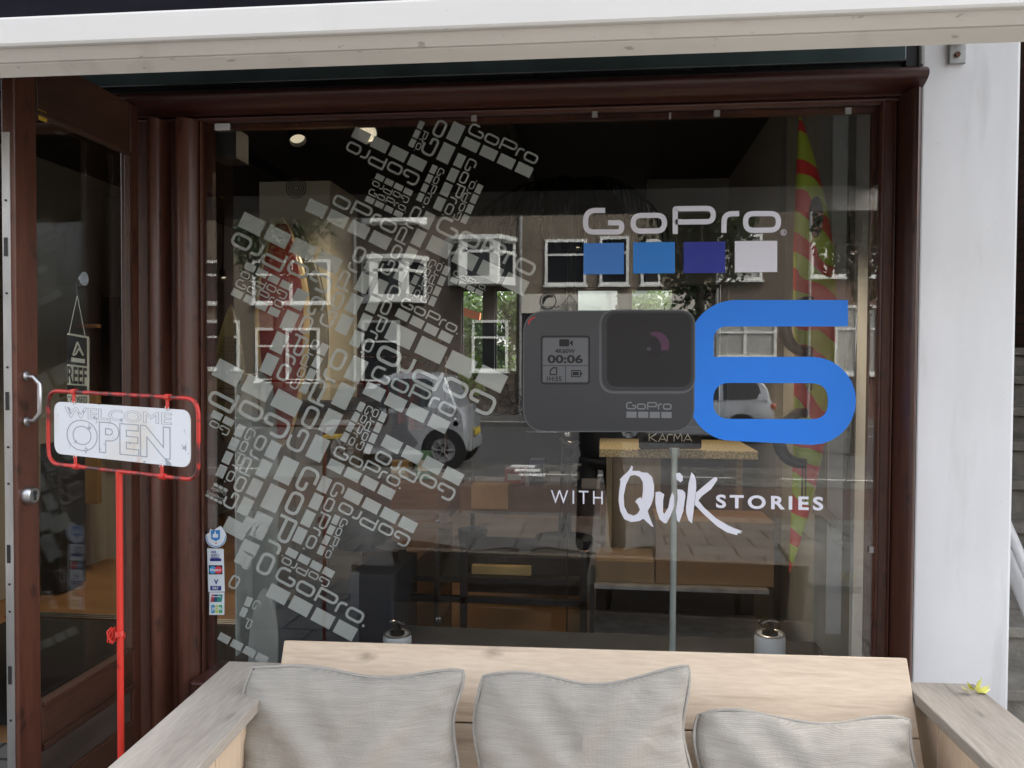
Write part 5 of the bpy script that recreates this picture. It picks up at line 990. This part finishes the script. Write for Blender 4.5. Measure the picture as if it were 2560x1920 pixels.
# ================================================================== STREET BEHIND THE CAMERA (seen reflected)
ZH = 27.0; YH = 2*D-ZH
hx = lambda px: P(px, 908, ZH).x
hz = lambda py: P(1508, py, ZH).z
M_b1_ = brickmat('brick_brown', (.215,.165,.13), (.175,.135,.105), (.075,.07,.06), 1, 'XZ', .22, .065)
M_b2_ = brickmat('brick_tan', (.30,.245,.185), (.25,.205,.155), (.10,.09,.075), 1, 'XZ', .22, .065)
M_b3_ = brickmat('brick_red', (.24,.13,.10), (.19,.10,.08), (.14,.12,.10), 1, 'XZ', .22, .065)
M_frm = mat('house_window_white', (.74,.75,.72), .5, noise=.04); M_hp = mat('house_pane', (.02,.022,.025), .05, noise=.1); M_curt = mat('curtain', (.38,.38,.35), .8, noise=.1)
def house(px0, px1, m, label, wins=(), bays=(), shop=None, H_=10.5):
    x0, x1 = hx(px0), hx(px1); t = empty('terraced_house', ((x0+x1)/2, YH-4, 0), label, 'house', 'terraced houses across the street')
    box((x0, YH-8, 0), (x1-.004, YH, H_)).build('wall', m, t); MB().prism([(x0, YH+.15, H_+.001), (x0, YH-8, H_+.001), (x0, YH-4, H_+2.6)], (x1-x0-.004, 0, 0)).build('roof', mat('roof_tiles', (.10,.06,.05), .8, noise=.2), t)
    def window(a, b, c, d, y0=YH, split=None, cur=False):
        X0, X1, Z1, Z0 = hx(a), hx(c), hz(b), hz(d); f = MB(); w2 = .09
        f.box((X0, y0, Z0), (X1, y0+.08, Z0+w2)); f.box((X0, y0, Z1-w2), (X1, y0+.08, Z1)); f.box((X0, y0, Z0+w2), (X0+w2, y0+.08, Z1-w2)); f.box((X1-w2, y0, Z0+w2), (X1, y0+.08, Z1-w2))
        zs = Z0+(Z1-Z0)*.64
        if split: f.box((X0+w2, y0, zs), (X1-w2, y0+.07, zs+.07))
        if split == 2: xm = (X0+X1)/2; f.box((xm-.05, y0, Z0+w2), (xm+.05, y0+.075, Z1-w2))
        f.box((X0-.05, y0, Z0-.06), (X1+.05, y0+.14, Z0-.002)); o = f.build('window', M_frm, t)
        box((X0+w2, y0+.01, Z0+w2), (X1-w2, y0+.03, Z1-w2)).build('pane', M_curt if cur else M_hp, o)
    for wn in wins: window(*wn[:4], split=wn[4] if len(wn) > 4 else 1, cur=len(wn) > 5)
    for (a, b, c, d) in bays:
        X0, X1, Z1, Z0 = hx(a), hx(c), hz(b), hz(d); dp = .75; sl = .5
        plan = [(X0, YH), (X0+sl, YH+dp), (X1-sl, YH+dp), (X1, YH)]
        bb = MB(); bb.prism([(x, y, Z0) for x, y in plan], (0, 0, .16)); bb.prism([(x+(-.08 if i < 2 else .08), y+(.08 if 0 < i < 3 else 0), Z1-.14) for i, (x, y) in enumerate(plan)], (0, 0, .14))
        zm = Z0+(Z1-Z0)*.64
        for i in range(3):
            A, Bq = Vector((*plan[i], 0)), Vector((*plan[i+1], 0)); e = (Bq-A).normalized(); nn = Vector((-e.y, e.x, 0)); ln = (Bq-A).length
            def bar(u0, u1, za, zb_, th=.09): q = [A+e*u0, A+e*u1, A+e*u1-nn*th, A+e*u0-nn*th]; bb.prism([Vector((p_.x, p_.y, za)) for p_ in q], (0, 0, zb_-za))
            bar(0, .12, Z0+.161, Z1-.141); bar(ln-.12, ln, Z0+.161, Z1-.141); bar(.12, ln-.12, zm, zm+.09); bar(.12, ln-.12, Z0+.161, Z0+.25); bar(.12, ln-.12, Z1-.22, Z1-.141)
            if i == 1: bar(.12, .26, Z0+.25, Z1-.22, .085); bar(ln-.26, ln-.12, Z0+.25, Z1-.22, .085)
        o = bb.build('bay_window', M_frm, t)
        pin = [(X0+.05, YH+.01), (X0+sl+.02, YH+dp-.07), (X1-sl-.02, YH+dp-.07), (X1-.05, YH+.01)]
        MB().prism([(x, y, Z0+.17) for x, y in pin], (0, 0, Z1-Z0-.32)).build('pane', M_hp, o)
    dp_ = MB(); dp_.tube([(x0+.12, YH+.09, .02), (x0+.12, YH+.09, H_-.1)], .05, 8).build('drainpipe', M_kerb, t); box((x0, YH+.002, H_-.25), (x1-.004, YH+.22, H_-.06)).build('gutter', M_frm, t)
    if shop:
        za, zb_, msg = shop; box((x0+.15, YH+.002, hz(zb_)), (x1-.15, YH+.14, hz(za))).build('shop_sign', mat('sign_band', (.60,.57,.50), .6, noise=.05), t)
        f = MB(); zz = hz(zb_)-.01; n = 3; ww = (x1-x0-.4)/n
        for i in range(n+1): f.box((x0+.15+ww*i, YH+.002, .05), (x0+.25+ww*i, YH+.10, zz))
        f.box((x0+.26, YH+.002, .05), (x1-.3, YH+.085, .45)); o = f.build('shop_front', M_cabblack, t); box((x0+.26, YH+.004, .452), (x1-.3, YH+.03, zz-.01)).build('pane', M_hp, o)
    return t
house(330, 880, M_b2_, 'tan brick terraced house at the far left of the row, reflected left of the bays', [(633,643,826,757,2),(400,643,560,757,2),(470,800,600,930,1),(640,820,800,960,2)])
house(880, 1292, M_b1_, 'brown brick terraced house with two white bay windows', [(905,800,1000,960,1),(1180,800,1270,930,1)], [(903,638,1066,757),(1119,592,1288,713),(903,480,1066,556)])
sh_ = house(1292, 1780, M_b2_, 'tan brick terraced house with a salon sign over its shop front', [(1361,598,1464,713,1),(1497,592,1570,713,1),(1600,600,1650,713,1)], [], (735, 783, 'salon'))
house(1780, 2010, M_b1_, 'narrow brown brick terraced house between the salon and the end house', [(1789,590,1902,703,1,1),(1782,800,1940,893,2,1)])
house(2010, 2640, M_b3_, 'reddish brick terraced house at the right end of the row', [(2000+22,612,2062,697,1),(2075,640,2190,697,1),(2085,765,2195,932,2,1),(2300,612,2400,697,1)])
house(-250, 330, M_b1_, 'brown brick terraced house at the very left of the row', [(0,643,120,757,1),(180,643,300,757,1)])
# salon lettering on the band (faces the street, +Y)
X_a, X_b = hx(1455), hx(1350); zt1, zt2 = hz(765), hz(777)
sb = [c for c in sh_.children if c.name.startswith('shop_sign')][0]; t_ = MB(); fy = YH+.142
text_on(t_, 'HAIRSTYLE AND BEAUTY SALON', (hx(1500), fy, zt1), (hx(1352), fy, zt1), (hx(1500), fy, zt2), (0, 1, 0), .003, bold=.01)
tri = [Vector((hx(1424), hz(738))), Vector((hx(1444), hz(763))), Vector((hx(1404), hz(763)))]
for qd in ribbon(tri, .03, True): t_.prism([(q.x, fy, q.y) for q in qd], (0, .004, 0))
text_on(t_, 'MAGIC', (hx(1436), fy, hz(755)), (hx(1411), fy, hz(755)), (hx(1436), fy, hz(761)), (0, 1, 0), .003)
cx_, cz_ = hx(1370), hz(753)
for qd in ribbon([Vector((cx_+.26*math.cos(a*.4), cz_+.26*math.sin(a*.4))) for a in range(16)], .035, True): t_.prism([(q.x, fy, q.y) for q in qd], (0, .004, 0))
t_.prism([(cx_+x, fy, cz_+z) for x, z in ((.14,.18),(.0,.22),(-.14,.16),(-.2,.02),(-.17,-.12),(-.1,-.02),(-.06,.08),(.06,.12),(.15,.1))], (0, .004, 0)); t_.build('lettering', M_black, sb)
# ------------------------------------------------------------------ cars
M_silver = mat('car_silver', (.40,.42,.45), .28, .35, noise=.03, coat=.6); M_tyre = mat('tyre', (.015,.015,.015), .85, noise=.1); M_cglass = mat('car_glass', (.015,.018,.02), .05, noise=0); M_tail = mat('tail_lamp', (.42,.015,.012), .15, noise=0, coat=.8); M_head = mat('head_lamp', (.6,.62,.65), .1, noise=0, coat=1)
def car(name, x_rear, yc, W, body, house_, wins, wheels, label, rear=1, wr=.30, z0=0, lights=(), m=M_silver):
    """profiles as (distance from the rear, height); rear=+1: the rear points to +X"""
    X = lambda s_: x_rear - rear*s_
    t = empty(name, (X(wheels[0]), yc, z0), label, 'car', 'cars parked in the street')
    def arc_body():
        pts = list(body); return pts
    sec = []
    b = MB(); rings = []
    for (f, inset) in ((-1, .10), (-.93, .03), (-.80, 0), (.80, 0), (.93, .03), (1, .10)):
        cxm = sum(p[0] for p in body)/len(body); czm = sum(p[1] for p in body)/len(body)
        rings.append([Vector((X(cxm+(p[0]-cxm)*(1-inset*.6)), yc+f*W/2, z0+czm+(p[1]-czm)*(1-inset*.35))) for p in body])
    n = len(body); V = [q for r_ in rings for q in r_]; Fc = [(i*n+k, i*n+(k+1) % n, (i+1)*n+(k+1) % n, (i+1)*n+k) for i in range(len(rings)-1) for k in range(n)]
    for ii in (0, len(rings)-1):
        tr_ = tessellate_polygon([rings[ii]]); Fc += [tuple(ii*n+j for j in t3) for t3 in tr_]
    b.add(V, Fc).build('body', m, t, smooth=True)
    c = MB(); rings = []
    zlo = min(p[1] for p in house_); zhi = max(p[1] for p in house_)
    for s_ in (-1, 1):
        rings.append([Vector((X(p[0]), yc+s_*(W/2-.05-.17*(p[1]-zlo)/(zhi-zlo)), z0+p[1])) for p in house_])
    n = len(house_); V = rings[0]+rings[1]; Fc = [(k, (k+1) % n, n+(k+1) % n, n+k) for k in range(n)]
    for ii in (0, 1): Fc += [tuple(ii*n+j for j in t3) for t3 in tessellate_polygon([rings[ii]])]
    c.add(V, Fc).build('cabin', m, t, bevel=.03)
    for wn in wins:
        g = MB()
        for s_ in (-1, 1):
            q = [Vector((X(p[0]), yc+s_*(W/2-.05-.17*(p[1]-zlo)/(zhi-zlo)+.004), z0+p[1])) for p in wn]; g.prism(q, (0, s_*.006, 0))
        g.build('side_window', M_cglass, t)
    for s_ in (-1, 1):
        for wx in wheels:
            w2 = empty_part = MB(); cc = (X(wx), yc+s_*(W/2-.10), z0+wr)
            w2.lathe(cc, [(wr*.80, -.10), (wr*.97, -.085), (wr, -.04), (wr, .05), (wr*.97, .09), (wr*.80, .105), (wr*.66, .10)], 28, 'Y'); wo = w2.build('wheel', M_tyre, t, smooth=True)
            rm_ = MB(); rm_.lathe((cc[0], cc[1]+s_*.10, cc[2]), [(wr*.66, -.01), (wr*.66, .012), (wr*.60, .006), (wr*.15, .0), (wr*.12, .02)], 24, 'Y')
            for k in range(6): a = k*math.pi/3; rm_.tube([(cc[0]+wr*.12*math.cos(a), cc[1]+s_*.118, cc[2]+wr*.12*math.sin(a)), (cc[0]+wr*.6*math.cos(a), cc[1]+s_*.118, cc[2]+wr*.6*math.sin(a))], .014, 6)
            rm_.build('rim', mat('rim_metal', (.28,.28,.29), .4, .6), wo, smooth=True)
            MB().lathe((cc[0], cc[1]+s_*.02, cc[2]), [(wr*1.22, -.05), (wr*1.22, .0825 if s_ > 0 else -.0825)], 28, 'Y').build('wheel_arch', M_black, t)
    for (nm, s0, zc, r_, mm) in lights:
        for s_ in (-1, 1): MB().lathe((X(s0), yc+s_*(W/2-.085), z0+zc), [(r_, -.05), (r_, .07), (r_*.7, .085)], 18, 'Y').build(nm, mm, t, smooth=True)
    mr = MB(); 
    for s_ in (-1, 1): mr.lathe((X(house_[-1][0]-.35), yc+s_*(W/2+.09), z0+zlo+.08), [(.02, -.05), (.07, 0), (.02, .05)], 12, 'X')
    mr.build('mirror', M_black, t, smooth=True)
    bl = MB(); bl.box((min(X(-.03), X(.16)), yc-W/2+.12, z0+.26), (max(X(-.03), X(.16)), yc+W/2-.12, z0+.46)); bl.build('bumper', mat('bumper_grey', (.20,.21,.22), .5), t, bevel=.03)
    q = MB(); xr = X(-.04); q.box((xr-.01, yc-.26, z0+.50), (xr+.01, yc+.26, z0+.61)); q.build('number_plate', mat('plate_yellow', (.55,.42,.05), .5), t)
    return t
xr = PX(1168, 12.9)
car('small_two_seat_car', xr, 2*D-13.75, 1.50,
    [(.03,.30),(.0,.55),(.03,.86),(.10,.98),(.5,.985),(1.6,.93),(2.1,.86),(2.42,.66),(2.50,.42),(2.46,.24),(1.9,.20),(.6,.20)],
    [(.16,.90),(.40,1.46),(.75,1.535),(1.25,1.52),(1.62,1.38),(2.08,.88)],
    [[(.66,.96),(.60,1.36),(.72,1.43),(1.22,1.43),(1.52,1.31),(1.86,.94)]], (.40, 2.06), 'small silver two-seat car parked at the kerb, mirrored in the left half of the glass', 1, .295, 0.0,
    [('tail_light', .22, .90, .062, M_tail), ('tail_light', .20, .72, .062, M_tail)])
sc_ = [o for o in scene.objects if o.name.startswith('small_two')][0]
for yy, dy in ((2*D-13.75+.752, .006),): MB().prism([(xr-a, yy, b) for a, b in ((.80,.40),(.98,.62),(1.0,.90),(1.78,.86),(1.74,.34),(.90,.30))], (0, dy, 0)).build('door', mat('car_door_dark', (.17,.175,.19), .3, .3, noise=.04, coat=.5), sc_)
xr = PX(1943, 19.0)
car('silver_hatchback', xr, 2*D-19.9, 1.75, [(.02,.32),(.0,.62),(.04,.92),(.10,1.02),(1.0,1.0),(2.7,.95),(3.5,.86),(3.95,.66),(4.0,.40),(3.9,.24),(2.5,.20),(.7,.20)],
    [(.10,.96),(.16,1.25),(.34,1.46),(.9,1.55),(1.8,1.56),(2.4,1.44),(3.05,.92)],
    [[(.42,1.02),(.32,1.20),(.42,1.40),(.80,1.47),(1.15,1.48),(1.15,.99)], [(1.25,.99),(1.25,1.485),(1.85,1.48),(2.3,1.38),(2.75,.97)]], (.75, 3.25), 'silver hatchback parked across the road, mirrored inside the blue six', 1, .31, -.10,
    [('tail_light', .06, .86, .07, M_tail), ('headlight', 3.85, .66, .08, M_head)])
# ------------------------------------------------------------------ bicycles
def bicycle(x, y, label, s_=1):
    t = empty('bicycle', (x, y, .02), label, 'bicycle', 'bicycles leaning against the houses'); z = .35+.02
    for dx in (-.53, .53):
        wq = MB(); wq.tube([(x+dx+.33*math.cos(a*.2618), y, z+.33*math.sin(a*.2618)) for a in range(24)], .017, 6, closed=True); wo = wq.build('wheel', M_tyre, t, smooth=True)
        sp = MB(); [sp.tube([(x+dx, y, z), (x+dx+.32*math.cos(a*.52), y, z+.32*math.sin(a*.52))], .002, 4) for a in range(12)]; sp.tube([(x+dx+.312*math.cos(a*.2618), y, z+.312*math.sin(a*.2618)) for a in range(24)], .008, 5, closed=True); sp.build('spokes', M_chrome, wo)
    f = MB(); bbk = Vector((x-.06*s_, y, z-.05)); st0 = Vector((x-.20*s_, y, z+.50)); hd = Vector((x+.36*s_, y, z+.52)); hb_ = Vector((x+.40*s_, y, z+.40))
    for a, b in ((bbk, st0), (bbk, hb_), (st0+Vector((.03*s_, 0, -.1)), hd), (bbk, Vector((x-.53*s_, y, z))), (st0+Vector((.03*s_, 0, -.1)), Vector((x-.53*s_, y, z))), (hd, Vector((x+.53*s_, y, z)))): f.tube([a, b], .016, 7)
    f.build('frame', M_cabblack, t); MB().tube([st0, st0+Vector((-.02*s_, 0, .12))], .012, 6).lathe(st0+Vector((-.02*s_, 0, .11)), [(.06, 0), (.10, .03), (.06, .05)], 12).build('saddle', M_black, t, smooth=True)
    MB().tube([hd, hd+Vector((-.02*s_, 0, .15)), hd+Vector((-.08*s_, .26, .19)), hd+Vector((-.2*s_, .28, .16))], .012, 6).tube([hd+Vector((-.02*s_, 0, .15)), hd+Vector((-.08*s_, -.26, .19)), hd+Vector((-.2*s_, -.28, .16))], .012, 6).build('handlebar', M_chrome, t)
    return t
bicycle(PX(1285, 26.2), 2*D-26.2, 'black bicycle against the house wall, mirrored left of the camera picture'); bicycle(PX(1245, 26.5), 2*D-26.6, 'second black bicycle overlapping the first, mirrored nearer the small car', -1)
# ------------------------------------------------------------------ street trees
def tree(x, y, zc, r, n, seed, label):
    t = empty('street_tree', (x, y, 0), label, 'tree', 'street trees behind the viewer'); leafmass(MB(), (x, y, zc), r, n, .085, 26, seed).build('crown', M_leafd, t)
    k = MB(); rd = random.Random(seed); k.tube([(x, y, -.05), (x+.06, y, zc*.4), (x, y+.05, zc*.75), (x, y, zc)], [.17, .13, .10, .05], 10)
    for i in range(8): a = i*.8; h = rd.uniform(.55, .8); k.tube([(x, y, zc*h), (x+math.cos(a)*r[0]*.45, y+math.sin(a)*r[1]*.45, zc*(h+.12)), (x+math.cos(a)*r[0]*.8, y+math.sin(a)*r[1]*.8, zc+r[2]*.2)], [.06, .04, .012], 6)
    k.build('trunk', M_bark, t)
tree(PX(1745, 21), 2*D-21, 5.4, (1.5,1.3,2.6), 7000, 21, 'leafy street tree mirrored above the coloured squares')
tree(PX(2150, 17), 2*D-17, 5.6, (1.0,1.0,2.8), 5000, 22, 'street tree mirrored at the right edge of the glass')
tree(PX(690, 22), 2*D-22, 6.0, (1.6,1.3,2.1), 5500, 23, 'street tree mirrored at the left over the red surfboard')
# ------------------------------------------------------------------ person taking the picture
def skin_obj(name, verts, edges, rads, m, parent, sub=2):
    base = Vector(parent['_b']); me = bpy.data.meshes.new(name); me.from_pydata([tuple(Vector(v)-base) for v in verts], edges, []); ob = bpy.data.objects.new(name, me); scene.collection.objects.link(ob)
    sk_ = ob.modifiers.new('skin', 'SKIN'); sk_.use_smooth_shade = True; sv_ = me.skin_vertices[0].data
    for i, r_ in enumerate(rads): sv_[i].radius = r_ if isinstance(r_, tuple) else (r_, r_)
    sv_[0].use_root = True
    ss = ob.modifiers.new('sub', 'SUBSURF'); ss.levels = sub; ss.render_levels = sub; me.materials.append(m); ob.parent = parent; ob['_b'] = tuple(base); return ob
M_skin = mat('skin', (.48,.28,.20), .5, noise=.05); M_coat = mat('dark_coat', (.014,.014,.017), .9, noise=.2); M_jean = mat('black_trousers', (.012,.012,.014), .9, noise=.2); M_hair = mat('brown_hair', (.05,.03,.02), .6, noise=.3)
pr_ = empty('person', (-.02, -.34, 0), 'person in dark clothes standing on the pavement mirrored behind the camera picture', 'person')
V = [(-.02,-.36,.96),(-.02,-.35,1.12),(-.02,-.34,1.30),(-.02,-.34,1.46),(-.02,-.33,1.54),(-.02,-.32,1.62),
     (-.12,-.36,.90),(-.14,-.34,.50),(-.16,-.36,.09),(-.17,-.26,.04),(.08,-.36,.90),(.12,-.33,.50),(.13,-.36,.09),(.16,-.26,.04),
     (-.19,-.34,1.44),(-.27,-.26,1.19),(-.11,-.06,1.57),(.15,-.34,1.44),(.23,-.26,1.19),(.11,-.06,1.57),(-.02,-.30,1.72),(-.02,-.31,1.79)]
E_ = [(0,1),(1,2),(2,3),(3,4),(4,5),(0,6),(6,7),(7,8),(8,9),(0,10),(10,11),(11,12),(12,13),(3,14),(14,15),(15,16),(3,17),(17,18),(18,19),(5,20),(20,21)]
Rr_ = [(.10,.07),(.10,.07),(.11,.07),(.09,.06),(.055,.055),(.06,.065),(.09,.09),(.06,.062),(.045,.05),(.04,.035),(.09,.09),(.06,.062),(.045,.05),(.04,.035),.06,.045,.028,.06,.045,.028,(.075,.09),(.065,.08)]
skin_obj('body', V, E_, Rr_, M_skin, pr_)
skin_obj('coat', [(-.02,-.36,.80),(-.02,-.35,1.12),(-.02,-.34,1.30),(-.02,-.34,1.47),(-.195,-.34,1.44),(-.275,-.26,1.18),(-.135,-.08,1.53),(.155,-.34,1.44),(.235,-.26,1.18),(.135,-.08,1.53)], [(0,1),(1,2),(2,3),(3,4),(4,5),(5,6),(3,7),(7,8),(8,9)], [(.215,.165),(.19,.145),(.20,.145),(.155,.115),.082,.064,.046,.082,.064,.046], M_coat, pr_)
skin_obj('trousers', [(-.02,-.36,.95),(-.12,-.36,.86),(-.14,-.34,.50),(-.16,-.36,.10),(.08,-.36,.86),(.12,-.33,.50),(.13,-.36,.10)], [(0,1),(1,2),(2,3),(0,4),(4,5),(5,6)], [(.14,.11),.105,.082,.072,.105,.082,.072], M_jean, pr_)
for s_ in (-1, 1):
    x = -.165 if s_ < 0 else .145; sh2 = MB(); sh2.lathe((x, -.28, .012), [(.045, 0), (.05, .02), (.042, .06), (.02, .08)], 16); sh2.v = [Vector((q.x, -.28+(q.y+.28)*2.6, q.z)) for q in sh2.v]; sh2.build('shoe', M_black, pr_, smooth=True)
    # hand: palm and five fingers closing on the phone's long edges
    hx_ = s_*.095-.0; b0 = (hx_+s_*.015-.0, -.06, 1.585)
    hv = [b0, (hx_, -.045, 1.63), (hx_, -.042, 1.66)]; he = [(0,1),(1,2)]; hr = [(.026,.018),(.032,.016),(.03,.014)]
    for k, (dz, ln) in enumerate(((.0, .9), (.018, 1.0), (.036, .95), (.052, .75))):
        i0 = len(hv); hv += [(hx_, -.040, 1.635+dz), (hx_-s_*.006, -.028, 1.640+dz), (hx_-s_*.020*ln, -.021, 1.644+dz)]; he += [(1 if k < 2 else 2, i0), (i0, i0+1), (i0+1, i0+2)]; hr += [.0095, .0085, .0075]
    i0 = len(hv); hv += [(hx_-s_*.012, -.062, 1.635), (hx_-s_*.028, -.058, 1.66)]; he += [(1, i0), (i0, i0+1)]; hr += [.011, .0095]
    skin_obj('hand', hv, he, hr, M_skin, pr_, 2)
hd_ = Vector((-.02, -.305, 1.735))
fc = MB()
fc.lathe((hd_.x, hd_.y+.085, hd_.z-.030), [(.016, 0), (.011, .02), (.004, .045)], 10); 
for s_ in (-1, 1): fc.lathe((hd_.x+s_*.082, hd_.y, hd_.z-.03), [(.010, -.012), (.020, 0), (.010, .012)], 10, 'X')
fc.build('nose_and_ears', M_skin, pr_, smooth=True)
ey = MB(); [ey.lathe((hd_.x+s_*.032, hd_.y+.072, hd_.z), [(.002, -.009), (.010, -.004), (.012, 0), (.010, .004), (.002, .009)], 12, 'Y') for s_ in (-1, 1)]; ey.build('eyes', M_black, pr_, smooth=True)
MB().tube([(hd_.x-.024, hd_.y+.079, hd_.z-.068), (hd_.x, hd_.y+.086, hd_.z-.066), (hd_.x+.024, hd_.y+.079, hd_.z-.068)], .005, 6).build('mouth', mat('lips', (.35,.12,.10), .5), pr_, smooth=True)
hr_ = MB(); N = 14
for i in range(N+1):
    for k in range(20):
        th = math.pi*.62*i/N; a = 2*math.pi*k/20; rr2 = math.sin(th); q = Vector((.094*rr2*math.cos(a), .108*rr2*math.sin(a)-.012, .118*math.cos(th)))
        if q.y > .03 and q.z < .055: q.y = .03+(q.y-.03)*.35; q.z = max(q.z, .05)
        hr_.v.append(hd_+q+Vector((0, 0, .0)))
hr_.f = [(i*20+k, i*20+(k+1) % 20, (i+1)*20+(k+1) % 20, (i+1)*20+k) for i in range(N) for k in range(20)]; hr_.build('hair', M_hair, pr_, smooth=True)
ph_ = empty('phone', (0, -.03, 1.64), 'black phone held up in both hands by the person', 'phone')
MB().prism([(q.x, -.030, q.y) for q in rrect(-.085, 1.635, .085, 1.715, .012)], (0, .008, 0)).build('body', M_blackgl, ph_)
MB().lathe((0, -.019, 1.70), [(.008, -.002), (.008, .001)], 14, 'Y').build('lens', M_black, ph_)
# every top-level mesh without a kind must be labelled; drop the helper properties
for o in list(scene.objects):
    if '_b' in o: del o['_b']
